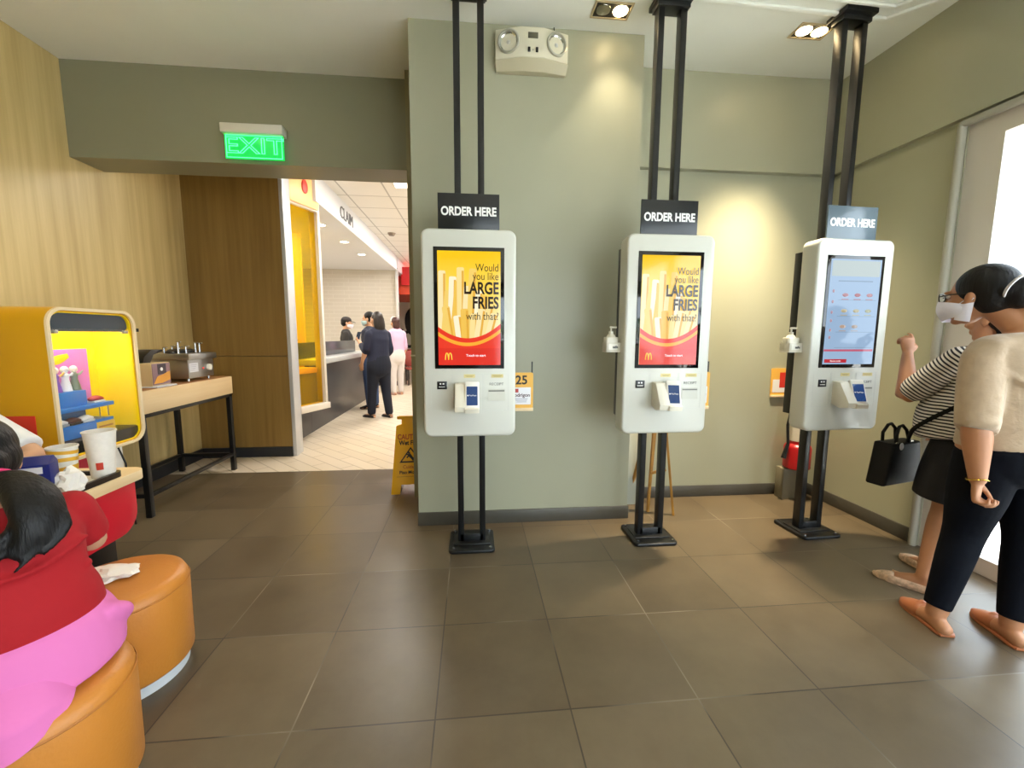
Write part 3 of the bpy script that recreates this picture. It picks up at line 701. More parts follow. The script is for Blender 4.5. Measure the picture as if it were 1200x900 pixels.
# ------------------------------------------------------------------ wooden easel stand behind the middle kiosk
ea = thing('wooden_easel', 'thin honey wood easel stand behind the legs of the middle kiosk', 'easel', (1.42, 3.02, 0))
EW = mat('easel_wood', '#a87830', .45, noise=.15, nscale=12)
def leg(a, b, nm='leg'):
    g = G(); a = Vector(a); b = Vector(b); d = b-a
    M = Matrix.Translation((a+b)/2) @ d.to_track_quat('Z', 'Y').to_matrix().to_4x4()
    g.box(-.012, .012, -.009, .009, -d.length/2, d.length/2, .002, mtx=M); part(nm, g, EW, ea)
leg((-.055, .03, 0), (-.02, .03, 1.05)); leg((.115, -.05, .0), (.0, .0, 1.05)); leg((-.13, .24, 0), (-.01, .05, 1.05)); leg((.03, .22, 0), (.005, .05, 1.05))
leg((-.045, .012, .32), (.06, -.005, .35), 'cross_bar')
gp = mono('leaning_board', G().prism(rrect(-.11, .11, 0, .62, .09), -.008, .008, 'y', .003, mtx=Matrix.Translation((1.285, 3.2, .3)) @ Matrix.Rotation(R(-8), 4, 'X')), mat('board_grey', '#a9ada0', .5), 'rounded grey board on the alcove floor left of the wooden easel', 'board')
gp.location.z = .0

# ------------------------------------------------------------------ fire extinguisher in the corner
fe = thing('fire_extinguisher', 'red fire extinguisher with a white label in the alcove corner', 'fire extinguisher', (2.715, 3.2, .27))
RED = mat('extinguisher_red', '#a3141a', .3)
g = G(); g.lathe([(0, 0), (.085, 0), (.1, .012), (.1, .18), (.092, .2), (.066, .215), (.066, .42), (.05, .47), (.025, .495), (.0, .5)], seg=36); part('cylinder', g, RED, fe)
g = G(); g.lathe([(.0675, .24), (.0675, .42), (.066, .42), (.066, .24), (.0675, .24)], seg=36); part('label_band', g, mat('label_cream', '#d9d0c0', .5), fe)
g = G(); g.cyl((0, 0, .49), (0, 0, .53), .022, seg=16); g.box(-.07, .03, -.012, .012, .535, .55, .003); g.box(-.08, .02, -.01, .01, .565, .575, .003); part('valve', g, BLACKM, fe)
g = G(); g.tube([(-.02, 0, .52), (-.1, -.02, .5), (-.13, -.03, .38), (-.115, -.03, .22)], .011); g.cyl((-.115, -.03, .22), (-.15, -.035, .1), .013, .02, seg=14); part('hose', g, BLACKS, fe)
g = G(); g.box(-.11, .11, -.005, .09, -.27, -.004, .004); g2 = part('stand', g, mat('shaded_base_grey', '#77705c', .5), fe)  # added box in the shadowy grey of the wall base below

# ------------------------------------------------------------------ condiment table at the left wall
t1 = thing('condiment_table', 'pale wood topped condiment table on black steel legs along the left wall', 'table', (-2.69, 3.82, 0))
X0, X1, Y0, Y1, ZT, ZB = -2.98, -2.40, 3.24, 4.42, .955, .785
g = G(); g.box(X1-.02, X1, Y0, Y1, ZB, ZT-.0, .002); g.box(X0, X1-.02, Y0, Y0+.02, ZB, ZT-.004); g.box(X0, X1-.02, Y1-.02, Y1, ZB, ZT-.004); part('apron', g, TOPW, t1, True)
g = G(); g.box(X0, X1-.018, Y0+.002, Y1-.002, ZT-.02, ZT+.002, .001); part('table_top', g, TOPW2, t1, True)
for x in (X0+.06, X1-.025):
    for y in (Y0+.03, Y1-.03):
        g = G(); g.box(x-.02, x+.02, y-.02, y+.02, 0, ZB, .002); part('leg', g, BLACKM, t1, True)
g = G(); g.box(X0+.04, X1-.005, Y0+.01, Y1-.01, ZB-.03, ZB-.0, .002); part('under_frame', g, BLACKM, t1, True)
for a in ((X1-.04, X1-.01, Y0+.03, Y1-.03), (X0+.045, X0+.075, Y0+.03, Y1-.03), (X0+.06, X1-.025, Y0+.015, Y0+.045), (X0+.06, X1-.025, Y1-.045, Y1-.015)):
    g = G(); g.box(*a, .15, .18, .002); part('stretcher', g, BLACKM, t1, True)
# steel condiment warmer
cw = thing('condiment_warmer', 'stainless steel condiment warmer with pumps on the pale wood table', 'condiment warmer', (-2.66, 4.08, ZT+.002))
ST = mat('warmer_steel', '#a9acb2', .28, 1)
g = G(); g.box(-.19, .19, -.18, .18, .025, .215, .006); part('body', g, ST, cw)
g = G(); g.box(-.205, .215, -.2, .2, .19, .245, .008); part('rim', g, ST, cw)
for sx in (-.16, .16):
    for sy in (-.14, .14):
        g = G(); g.cyl((sx, sy, 0), (sx, sy, .03), .012, .009, seg=12); part('foot', g, CHROME, cw)
g = G(); g.box(.19, .1925, -.17, -.05, .08, .16); p_ = part('label_plate', g, mat('warmer_label', '#d8dae2', .4), cw)
g = G()
for i in range(4): g.box(.1925, .1932, -.16, -.07-.01*i, .142-.016*i, .146-.016*i)
part('label_print', g, mat('ink_grey', '#a9a9b4', .5), p_)
g = G(); g.cyl((.19, .1, .11), (.21, .1, .11), .028, seg=20); g.box(.21, .216, .094, .106, .085, .135, .001); part('knob', g, WHITEP, cw)
g = G(); g.cyl((.19, .02, .105), (.196, .02, .105), .008, seg=12); part('indicator', g, mat('red_indicator', '#d84a3a', .3, emit=.6), cw)
for i, (x, y, h) in enumerate(((.08, -.12, .1), (.1, -.05, .06), (.1, .08, .09), (.1, .14, .085), (-.05, -.1, .05), (-.05, .0, .06), (-.05, .1, .05))):
    g = G(); g.cyl((x, y, .243), (x, y, .245+h), .011, .008, seg=12); g.box(x-.008, x+.03, y-.007, y+.007, .24+h, .252+h, .003); part('pump', g, CHROME, cw)
for i, (x, y) in enumerate(((.02, -.1), (.02, .02), (-.1, .1), (.02, .12))):
    g = G(); g.lathe([(0, 0), (.05, 0), (.052, .02), (.02, .035), (0, .036)], c=(x, y, .244), seg=18); part('pot_lid', g, mat('dark_lid', '#3c3833', .3, .4), cw)
# napkin dispenser with a picture, flap on top
nd = thing('napkin_dispenser', 'small box with a food picture on its side, left of the steel warmer', 'dispenser', (-2.56, 3.56, ZT+.002))
g = G(); g.box(-.11, .1, -.1, .1, .01, .19, .006); part('body', g, mat('dispenser_tan', '#c9b184', .4), nd)
g = G(); g.box(-.12, .14, -.11, .11, 0, .012, .003); part('base', g, mat('dispenser_base', '#cfd2d8', .35), nd)
g = G(); g.box(.1, .104, -.095, .095, .02, .185, .001); pp = part('picture_panel', g, mat('picture_mauve', '#8c6f78', .4), nd)
g = G(); g.box(.104, .1055, -.04, .05, .1, .18); part('picture_block', g, mat('picture_dark', '#3d3440', .4), pp)
g = G(); g.prism([(-.09, .03), (-.05, .085), (.02, .1), (.09, .12), (.09, .05), (.0, .03)], .104, .106, 'x'); part('picture_food', g, mat('picture_gold', '#d9983a', .4), pp)
g = G(); g.cyl((.104, .0, .14), (.107, .0, .14), .014, seg=14); part('picture_spot', g, WHITEE, pp)
bl = thing('black_scoop', 'black angled plastic flap lid resting on the picture box', 'lid', (-2.6, 3.58, ZT+.192))
g = G(); g.prism([(-.1, 0), (-.02, 0), (.02, .06), (.12, .085), (.12, .1), (.0, .1), (-.08, .05)], -.07, .07, 'y', .004, mtx=Matrix.Rotation(R(90), 4, 'Z')); part('lid', g, BLACKS, bl)
gb = thing('green_bottle', 'green capped sauce bottle beside the black lid', 'bottle', (-2.6, 3.43, ZT+.194))
g = G(); g.lathe([(0, 0), (.03, 0), (.034, .02), (.03, .04), (0, .042)]); part('base', g, BLACKS, gb)
g = G(); g.lathe([(0, .04), (.032, .042), (.036, .07), (.02, .1), (.01, .11), (0, .11)]); part('body', g, mat('bottle_green', '#4b8a35', .25), gb)

# ------------------------------------------------------------------ yellow display cabinet
cb = thing('display_cabinet', 'yellow rounded toy display cabinet with a glass front behind the table', 'display cabinet', (-2.4, 2.46, 0))
YEL = mat('cabinet_yellow_shaded', '#d09800', .35)  # darker than the inside yellow: the outer side's shade is in the colour
YIN = mat('cabinet_inside_yellow', '#f4cf00', .4)
XF, XB = -2.0, -2.9
cy0, cy1, cz0, cz1 = 2.195, 2.725, .735, 1.505
def ring(o, i, x0, x1, m, nm, bev=0, **k):
    b = G(); n = len(o)
    bm = b.bm
    V = [[bm.verts.new((x, p[0], p[1])) for p in q] for x, q in ((x0, o), (x1, o), (x1, i), (x0, i))]
    for a in range(4):
        A_, B_ = V[a], V[(a+1) % 4]
        for k_ in range(n): bm.faces.new((A_[k_], A_[(k_+1) % n], B_[(k_+1) % n], B_[k_]))
    bmesh.ops.recalc_face_normals(bm, faces=bm.faces)
    return part(nm, b, m, cb, True, **k)
O = rrect(cy0, cy1, cz0, cz1, .085, 8); I = rrect(cy0+.022, cy1-.022, cz0+.022, cz1-.022, .065, 8); I2 = rrect(cy0+.016, cy1-.016, cz0+.016, cz1-.016, .07, 8)
ring(O, I, XB, XF-.012, YEL, 'shell')
I3 = rrect(cy0+.027, cy1-.027, cz0+.027, cz1-.027, .06, 8)
ring(I, I3, -2.216, XF-.014, YIN, 'lining')
ring(O, I2, XF-.012, XF, mat('cabinet_edge', '#e6cfa6', .4), 'front_edge', label='pale front edge')
g = G(); g.prism(I, -2.24, -2.216, 'x'); part('back_panel', g, YIN, cb, True)
g = G(); g.prism(rrect(cy0+.02, cy1-.02, cz1-.12, cz1-.017, .05, 6), XF-.05, XF-.03, 'x'); part('top_panel', g, mat('smoked_panel', '#3c4650', .15), cb, True, label='dark smoked panel')
g = G(); g.prism([(XF-.02, cz0+.025), (XF-.02, cz0+.088), (XF-.03, cz0+.095), (XF-.21, cz0+.095), (XF-.21, cz0+.025)], cy0+.03, cy1-.03, 'y', .004); part('floor_panel', g, mat('cabinet_black', '#17181a', .3), cb, True, label='black panel')
g = G(); g.box(XF-.024, XF-.019, cy0+.03, cy1-.03, cz0+.09, cz1-.105); part('glass_front', g, glass('cabinet_glass'), cb, True)
for y in (cy0+.05, cy1-.06):
    g = G(); g.box(XF-.026, XF-.014, y-.02, y+.02, cz1-.13, cz1-.112, .002); part('glass_clip', g, CHROME, cb, True)
g = G(); g.box(-2.3, -2.1, cy0-.003, cy0+.002, .82, .98, .001); part('side_plaque', g, mat('plaque_red', '#c9281c', .4), cb, True, label='red plaque')
g = G(); g.box(-2.85, -2.12, cy0+.05, cy1-.03, .5, cz0, .004); st_ = part('stand', g, mat('stand_white', '#d9d6cd', .4), cb, True)
g = G(); g.box(-2.8, -2.25, cy0+.08, cy1-.08, 0, .5, .004); part('pedestal', g, BLACKS, cb, True)
g = G(); g.box(-2.121, -2.115, cy0+.05, cy1-.17, .51, cz0-.01); part('stand_stripe', g, mat('stripe_red', '#c01e3a', .4), st_, True)
g = G(); g.tube([(-2.105, cy1-.09, .73), (-2.08, cy1-.07, .6), (-2.1, cy1-.04, .45), (-2.09, cy1-.03, .2)], .005); part('cable', g, BLACKS, cb, True)
# inside: poster, blue steps, toys
po = thing('poster_card', 'pink poster with a plain yellow flash inside the yellow cabinet', 'poster', (-2.212, 2.46, .99))
g = G(); g.box(-.003, .003, -.19, .175, 0, .30); part('board', g, mat('poster_pink', '#c973c0', .4, noise=.25, nscale=4), po)
g = G(); g.loft([(.004, -.06, .235), (.004, .0, .245), (.004, .06, .265)], [(.018, .001), (.024, .001), (.012, .001)], side=(0, 0, 1), seg=10, sub=3); part('flash', g, mat('flash_yellow', '#f0c21e', .4), po)
zs = cz0+.096
ss = thing('display_steps', 'blue stepped display stand inside the yellow cabinet', 'display stand', (-2.13, 2.36, zs))
BL = mat('step_blue', '#1f74c4', .35)
g = G(); g.box(-.07, .07, -.13, .11, 0, .07, .003); part('lower_step', g, BL, ss)
g = G(); g.box(-.07, .03, -.13, .10, .07, .14, .002); part('riser', g, mat('step_navy', '#1c4c74', .35), ss)
g = G(); g.box(-.07, .07, -.13, .235, .14, .162, .003); part('middle_shelf', g, BL, ss)
g = G(); g.box(-.07, .04, -.13, .105, .162, .242, .003); part('upper_step', g, BL, ss)
for y in (.16, .215):
    g = G(); g.cyl((.05, y, .08), (.05, y, .14), .003, seg=8); part('post', g, CHROME, ss)
bx = thing('label_box', 'yellow fronted blue box beside the blue steps', 'box', (-2.13, 2.535, zs))
g = G(); g.box(-.06, .06, -.06, .06, 0, .072, .003); part('body', g, BL, bx)
g = G(); g.box(.06, .063, -.06, .06, .002, .056); part('label_panel', g, mat('label_yellow', '#e8bd3e', .4), bx)
g = G(); g.box(.063, .064, -.045, .045, .024, .034); part('label_print', g, mat('print_orange', '#b9762a', .4), bx)
def toy(nm, x, y, z, lab, cols, kind):
    t = thing(nm, lab, 'toy', (x, y, z), 0, 'toys in the yellow cabinet')
    if kind == 0:
        g = G(); g.lathe([(0, 0), (.024, 0), (.02, .03), (.014, .06), (.017, .085), (.01, .095), (0, .095)], seg=16); part('body', g, mat('toy_'+cols[0], cols[0], .4), t)
        g = G(); g.ell((0, 0, .112), (.017, .017, .019), 14); part('head', g, mat('toy_'+cols[1], cols[1], .4), t)
        for s in (-1, 1):
            g = G(); g.loft([(0, s*.012, .08), (.012, s*.022, .085), (.022, s*.026, .10)], [.006, .006, .004], seg=8); part('arm', g, mat('toy_'+cols[2], cols[2], .4), t)
    elif kind == 1:
        g = G(); g.loft([(0, -.03, .02), (0, 0, .024), (0, .03, .018)], [(.018, .012), (.02, .015), (.015, .01)], side=(1, 0, 0), seg=14, sub=3); part('body', g, mat('toy_'+cols[0], cols[0], .4), t)
        g = G(); g.box(-.02, .02, -.035, .035, 0, .012, .003); part('base', g, mat('toy_'+cols[1], cols[1], .4), t)
    return t
toy('toy_figure', -2.13, 2.345, zs+.243, 'purple toy figure with a white head on the top blue step', ('#7a4fb5', '#e8dcd8', '#e6b35a'), 0)
toy('toy_figure', -2.13, 2.40, zs+.243, 'white toy figure on the top blue step', ('#dfe4ec', '#cfd6e2', '#dfe4ec'), 0)
toy('toy_figure', -2.13, 2.45-.0, zs+.243, 'grey green toy figure at the right of the top blue step', ('#6d7a6a', '#d8d2cc', '#9aa596'), 0)
toy('toy_car', -2.10, 2.53, zs+.163, 'small red and white toy car on the middle blue shelf', ('#a8323a', '#e3dede'), 1)
toy('toy_car', -2.082, 2.285, zs+.071, 'white and grey toy car at the left of the lowest blue step', ('#d9d9dc', '#8f99a5'), 1)
toy('toy_car', -2.082, 2.36, zs+.071, 'dark maroon toy car in the middle of the lowest blue step', ('#4a1c22', '#2a2326'), 1)
toy('toy_car', -2.082, 2.432, zs+.071, 'white toy car at the right of the lowest blue step', ('#ece9e6', '#c2c8cf'), 1)
mono('wall_hook', G().box(LW, LW+.03, 4.06, 4.08, 1.39, 1.42, .003), BLACKM, 'tiny black hook on the pale wood wall above the condiment table', 'hook')

# ------------------------------------------------------------------ dining table with tray
TZ = .74
dt = thing('dining_table', 'wood topped table with a red rounded apron at the left edge', 'table', (-1.82, 1.83, 0))
def ntop(x0, x1, y0, y1, r): return rrect(x0, x1, y0, y1, r, 6)
g = G(); g.prism(ntop(-2.08, -1.56, 1.55, 2.12, .06), TZ-.045, TZ, 'z', .004); part('table_top', g, TOPW, dt, True)
def apron(x0, x1):
    P = [(1.62, .68), (1.62, .46), (1.97, .46)] + [(1.97+.1*sin(R(a)), .56-.1*cos(R(a))) for a in range(15, 91, 15)] + [(2.07, TZ-.045), (1.62, TZ-.045)]
    return P[1:]
g = G(); g.prism(apron(0, 0), -1.615, -1.59, 'x', .003); part('apron', g, mat('apron_red', '#c4152a', .35), dt, True, label='glossy red rounded apron')
g = G(); g.box(-1.86, -1.66, 1.68, 2.02, 0, .5, .004); part('pedestal', g, BLACKS, dt, True)
g = G(); g.box(-2.0, -1.63, 1.64, 2.05, .6, TZ-.046, .003); part('under_box', g, BLACKS, dt, True)
tr = thing('serving_tray', 'dark brown serving tray on the table at left', 'tray', (-1.785, 1.84, TZ))
TM = mat('tray_brown', '#2a2019', .35)
g = G(); g.prism(rrect(-.23, .21, -.16, .16, .03), 0, .006, 'z'); part('tray_floor', g, TM, tr)
P = rrect(-.23, .21, -.16, .16, .03); Pi = rrect(-.215, .195, -.145, .145, .02)
b = G(); V = [[b.bm.verts.new((p[0], p[1], z)) for p in q] for z, q in ((.004, P), (.024, P), (.024, Pi), (.004, Pi))]
for a in range(4):
    for k in range(len(P)): b.bm.faces.new((V[a][k], V[a][(k+1) % len(P)], V[(a+1) % 4][(k+1) % len(P)], V[(a+1) % 4][k]))
bmesh.ops.recalc_face_normals(b.bm, faces=b.bm.faces); part('tray_rim', b, TM, tr)
PAPER = mat('paper_white', '#e9e5dc', .7, bump=.15, bscale=30)
mono('tray_liner', G().prism([(-1.965, 1.71), (-1.615, 1.69), (-1.6, 1.84), (-1.645, 1.97), (-1.96, 1.98)], TZ+.0062, TZ+.0085, 'z'), PAPER, 'white paper liner lying on the brown tray', 'paper')
def cup(x, y, z, h, r0, r1, lab, stripes):
    t = thing('paper_cup', lab, 'cup', (x, y, z), 0, 'drink cups')
    cm = mat('cup_white', '#e4ddd0', .5, noise=.04, nscale=60)
    g = G(); g.lathe([(0, .004), (r0-.003, .004), (r0, 0), (r1, h), (r1+.003, h+.001), (r1+.003, h+.006), (r1-.002, h+.006), (r0-.003, .01), (0, .01)], seg=40); bd = part('cup_wall', g, cm, t)
    if stripes:
        for k, (u0, u1) in enumerate(((.1, .24), (.36, .52), (.64, .74), (.86, .95))):
            g = G()
            ph = k*1.3
            def fn(u, v, u0=u0, u1=u1, ph=ph):
                a = 2*pi*u; q = u0+(u1-u0)*v+.035*sin(a+ph); r = r0+(r1-r0)*q+.0012
                return (r*cos(a), r*sin(a), q*h)
            g.grid(fn, 40, 2, .0006); part('stripe', g, mat('cup_gold', '#dca52a', .45), bd)
    g = G(); a0 = R(-62 if not stripes else -95)
    def lg(u, v):
        a = a0+(u-.5)*.5; q = .2+.16*v if not stripes else .3+.2*v; r = r0+(r1-r0)*q+.0025
        return (r*cos(a), r*sin(a), q*h)
    g.grid(lg, 6, 2, .0006); part('logo', g, mat('cup_logo', '#c9402c', .45), bd, label='small red square mark')
cup(-1.632, 1.962, TZ+.0087, .20, .040, .055, 'tall white paper cup with a red mark on the tray', False)
cup(-1.69, 1.855, TZ+.0087, .16, .036, .047, 'yellow and white swirled paper cup beside the blue carton', True)
bc = thing('drink_carton', 'small dark blue carton held above the tray', 'carton', (-1.66, 1.715, .80), R(20))
g = G(); g.box(-.05, .05, -.032, .032, 0, .085, .003); g.prism([(-.032, .085), (.032, .085), (.006, .112), (-.006, .112)], -.05, .05, 'x', .002); part('box', g, mat('carton_blue', '#12206e', .35), bc)
g = G(); g.box(-.042, .03, -.0335, -.0315, .05, .075); part('label_panel', g, mat('carton_label', '#d9dae4', .5), bc)
def crumple(nm, c, r, lab, seed, flat=1.0):
    rnd = random.Random(seed)
    bm_ = bmesh.new(); bmesh.ops.create_icosphere(bm_, subdivisions=3, radius=1)
    from mathutils import noise
    for v in bm_.verts:
        d = v.co.normalized(); k = 1+.28*noise.noise(d*2.3+Vector((seed, 0, 0)))+.16*noise.cell(d*2.6+Vector((seed, 3, 1)))
        v.co = Vector((d.x*r[0]*k, d.y*r[1]*k, max(d.z*r[2]*k, -r[2]*.55)))
    g = G(); g._merge(bm_, Matrix.Translation(c))
    return mono(nm, g, PAPER, lab, 'napkin', ang=18, group='crumpled napkins')
crumple('paper_napkin', (-1.60, 1.765, TZ+.047), (.05, .045, .055), 'crumpled white wrapper on the tray before the striped cup', 2)
crumple('paper_napkin', (-1.44, 1.715, .4295), (.095, .06, .022), 'crumpled white napkin lying on the rear orange stool', 5)

# ------------------------------------------------------------------ stools
def stool(x, y, h, r, lab):
    t = thing('round_stool', lab, 'stool', (x, y, 0), 0, 'round orange stools')
    lt = mat('orange_leatherette', '#c07a2c', .45, noise=.05, nscale=3, bump=.12, bscale=90)
    g = G(); g.lathe([(0, .05), (r-.006, .05), (r, .06), (r+.003, h-.06), (r-.001, h-.035), (r-.012, h-.012), (r-.035, h-.001), (0, h+.004)], seg=64); s_ = part('cushion', g, lt, t, ang=60)
    g = G(); g.lathe([(r+.002, h-.05), (r+.0048, h-.046), (r+.002, h-.042)], seg=64); part('seam', g, mat('orange_seam', '#b06c20', .5), s_)
    g = G(); g.lathe([(0, 0), (r-.02, 0), (r-.02, .05), (0, .05)], seg=64); part('base', g, mat('stool_base', '#c3c7c8', .5), t, label='pale grey base ring')
stool(-1.41, 1.70, .41, .225, 'orange leatherette round stool with the napkin on it')
stool(-1.245, 1.185, .41, .225, 'orange leatherette round stool under the girl in red, nearest the camera')
# ------------------------------------------------------------------ people
SKIN = mat('skin_warm', '#b07a56', .5, noise=.06, nscale=9)
SKIN2 = mat('skin_light', '#c99a78', .5, noise=.05, nscale=9)
HAIR = mat('black_hair', '#0c0a0a', .5, noise=.4, nscale=60, stretch=(1, 1, .1), bump=.3, bscale=120, spec=.3)
HAIRB = mat('brown_black_hair', '#1d1310', .4, noise=.4, nscale=60, stretch=(1, 1, .1), bump=.3, bscale=90)
MASKW = mat('mask_white', '#dcd9e6', .7)
NAVY = mat('navy_trousers', '#070a13', .9, noise=.15, nscale=30, bump=.15, bscale=30, spec=.15)
class Fig:
    def __init__(s, label, loc, yaw, vox=.006):
        s.root = thing('person', label, 'person', loc, yaw); s.g = G(); s.vox = vox
        s.inv = (Matrix.Translation(loc) @ Matrix.Rotation(yaw, 4, 'Z')).inverted()
    def W(s, p): return s.inv @ Vector(p)
    def head(s, c, rot=(0, 0, 0), k=1.0, neck=None):
        M = Matrix.Translation(c) @ Euler(rot).to_matrix().to_4x4() @ Matrix.Scale(k, 4); s.hm = M; g = s.g
        g.ell((0, -.012, .028), (.074, .094, .088), mtx=M)
        g.ell((0, .022, -.02), (.064, .072, .082), mtx=M)
        g.ell((0, .034, -.062), (.048, .052, .05), mtx=M)
        g.ell((0, .068, -.098), (.02, .018, .016), mtx=M)                      # chin
        g.loft([(0, .088, .02), (0, .102, -.008), (0, .112, -.03), (0, .098, -.042)], [(.009, .009), (.011, .01), (.014, .011), (.014, .008)], seg=10, mtx=M)  # nose
        for sx in (-1, 1):
            g.ell((sx*.012, .1, -.034), (.009, .01, .008), 10, mtx=M)          # nostril wing
            g.ell((sx*.03, .082, .026), (.026, .014, .008), 10, mtx=M)         # brow
            g.ell((sx*.042, .066, -.03), (.024, .022, .022), 12, mtx=M)        # cheek
            g.ell((sx*.076, -.008, -.012), (.009, .02, .032), 14, rot=(R(12), 0, sx*R(-22)), mtx=M)   # ear
            g.ell((sx*.081, -.016, -.004), (.005, .014, .02), 10, rot=(0, 0, sx*R(-30)), mtx=M)
        g.ell((0, .089, -.062), (.022, .01, .006), 12, mtx=M); g.ell((0, .087, -.073), (.019, .01, .007), 12, mtx=M)   # lips
        return M
    def eyes(s):
        ew = mat('eye_white', '#e6e0da', .2); ed = mat('eye_dark', '#1b120d', .15)
        for sx in (-1, 1):
            g = G(); g.ell((sx*.031, .0785, .008), (.013, .012, .0075), 14, mtx=s.hm); e = part('eye', g, ew, s.root)
            g = G(); g.ell((sx*.031, .0885, .008), (.0055, .004, .0058), 12, mtx=s.hm); part('iris', g, ed, e)
    def torso(s, rings, seg=28):
        s.g.loft([p for p, r in rings], [r for p, r in rings], seg=seg, sub=4, ck=(.5, 1))
    def arm(s, sh, el, wr, r=(.05, .04, .026)):
        sh, el, wr = map(Vector, (sh, el, wr)); g = s.g
        g.loft([sh, sh.lerp(el, .45), el, el.lerp(wr, .3), wr], [r[0], r[0]*.93, r[1], r[1]*1.03, r[2]], seg=16, sub=3)
    def leg(s, hip, kn, an, r=(.085, .056, .036)):
        hip, kn, an = map(Vector, (hip, kn, an)); g = s.g
        g.loft([hip, hip.lerp(kn, .5), kn, kn.lerp(an, .32), an], [r[0], r[0]*.85, r[1], r[1]*.98, r[2]], seg=18, sub=3)
    def foot(s, an, d, L=.235, w=.042):
        an = Vector(an); d = Vector(d).normalized(); h = an.copy(); h.z = .03
        s.g.loft([h-d*L*.22, h+d*L*.05+Vector((0, 0, .012)), h+d*L*.4, h+d*L*.68-Vector((0, 0, .008))], [(w*.75, .028), (w*.85, .04), (w, .026), (w*.8, .016)], side=(-d.y, d.x, 0), seg=16, sub=3)
        s.g.loft([an, h+Vector((0, 0, .01))], [.035, .034], seg=14)
    def hand(s, wr, d, n, thumb, curl=.3, k=1.0, spread=1.0, curls=None):
        """d along the palm, n where the palm faces, thumb = direction of the thumb side"""
        wr = Vector(wr); d = Vector(d).normalized(); n = Vector(n); n = (n-d*n.dot(d)).normalized()
        a = d.cross(n); a = a if a.dot(Vector(thumb)) > 0 else -a
        g = s.g
        g.loft([wr-d*.02, wr+d*.02*k, wr+d*.055*k, wr+d*.088*k], [(.022*k, .017*k), (.03*k, .016*k), (.039*k, .015*k), (.037*k, .011*k)], side=a, seg=18, sub=3)
        for i, L in enumerate((.071, .079, .074, .058)):
            p = wr+d*(.086-.004*abs(i-1.2))*k+a*(.029-.0193*i)*k
            ang = 0; fan = a*(.12*(1.4-i)*spread*(1-curl*.7)); pts = [p-d*.012*k, p]
            c_ = curl*(1+.08*i) if curls is None else curls[i]
            for seg_, frac in zip((.48, .29, .23), (62, 72, 45)):
                ang += R(frac)*c_
                p = p+((d+fan)*cos(ang)+n*sin(ang)).normalized()*L*seg_*k; pts.append(p)
            g.loft(pts, [x*k for x in (.0098, .0095, .0088, .0078, .0066)], seg=10, sub=2)
        p = wr+d*.022*k+a*.024*k; pts = [p]
        for q, seg_ in ((d*.62+a*.75+n*.25, .034), (d*.85+a*(.35-.6*curl)+n*(.25+.5*curl), .030), (d*.85+a*(.1-.9*curl)+n*(.2+.5*curl), .024)):
            p = p+q.normalized()*seg_*k; pts.append(p)
        g.loft(pts, [x*k for x in (.0145, .0115, .0098, .0075)], seg=10, sub=2)
    def finish(s, m, it=5): s.body = softpart('body', s.g, m, s.root, s.vox, it)
    def wear(s, name, g, m, vox=None, it=6, label=None): return softpart(name, g, m, s.root, vox or s.vox*1.3, it, label)
    def hat_hair(s, m, extra=(), vox=None, back=.02, k=1.0):
        g = G(); g.ell((0, -.028, .036), (.083*k, .097*k, .092*k), 28, mtx=s.hm); g.ell((0, -.05, -.005), (.079*k, .07*k, .075*k), 24, mtx=s.hm)
        for f in extra: f(g, s.hm)
        return softpart('hair', g, m, s.root, vox or s.vox, 3)
    def mask(s, m, vox=.004):
        g = G(); n = 14
        def fn(u, v):
            a = (u-.5)*R(172); q_ = abs(2*u-1)**1.5; z = -.022-.078*v*(1-.45*q_)-.012*q_+(.016*cos(a*1.0))*(1-v)
            bulge = .012*(1-abs(2*u-1))+.012*sin(pi*v)
            r = .078+bulge+.034*max(0, cos(a))**1.5*(1-.45*v)
            return (sin(a)*r*(.97 if abs(u-.5) > .3 else 1), cos(a)*r*.98+.004, z)
        g.grid(fn, 20, 10, .003, mtx=s.hm); p = part('face_mask', g, m, s.root, ang=60)
        g = G()
        for sx in (-1, 1):
            for z in (-.03, -.09):
                g.tube([(sx*.07, .03, z), (sx*.081, .008, z*.45-.004), (sx*.082, -.022, -.012)], .0017, 6, mtx=s.hm)
        part('ear_loop', g, m, p)
        return p
def rot2(v, a): return Vector((v[0]*cos(a)-v[1]*sin(a), v[0]*sin(a)+v[1]*cos(a), v[2] if len(v) > 2 else 0))
def stand_rings(h, w=1.0, d=1.0, lean=0):
    """torso rings of a standing figure of height h"""
    k = h/1.65; L = lambda z: lean*(z-.86)
    T = [(.80, .155*w, .105*d, 0), (.88, .165*w, .118*d, 0), (1.0, .145*w, .108*d, .005), (1.14, .145*w, .108*d, .01), (1.25, .155*w, .112*d, .012), (1.335, .15*w, .082*d, 0), (1.385, .085, .06, -.005), (1.42, .053, .053, 0), (1.475, .05, .052, .015)]
    return [((0, (y+L(z))*k, z*k), (rx*k, ry*k)) for z, rx, ry, y in T]
def grow(rings, a, lo=None, hi=None):
    return [(p, (r[0]+a, r[1]+a)) for p, r in rings if (lo is None or p[2] >= lo) and (hi is None or p[2] <= hi)]
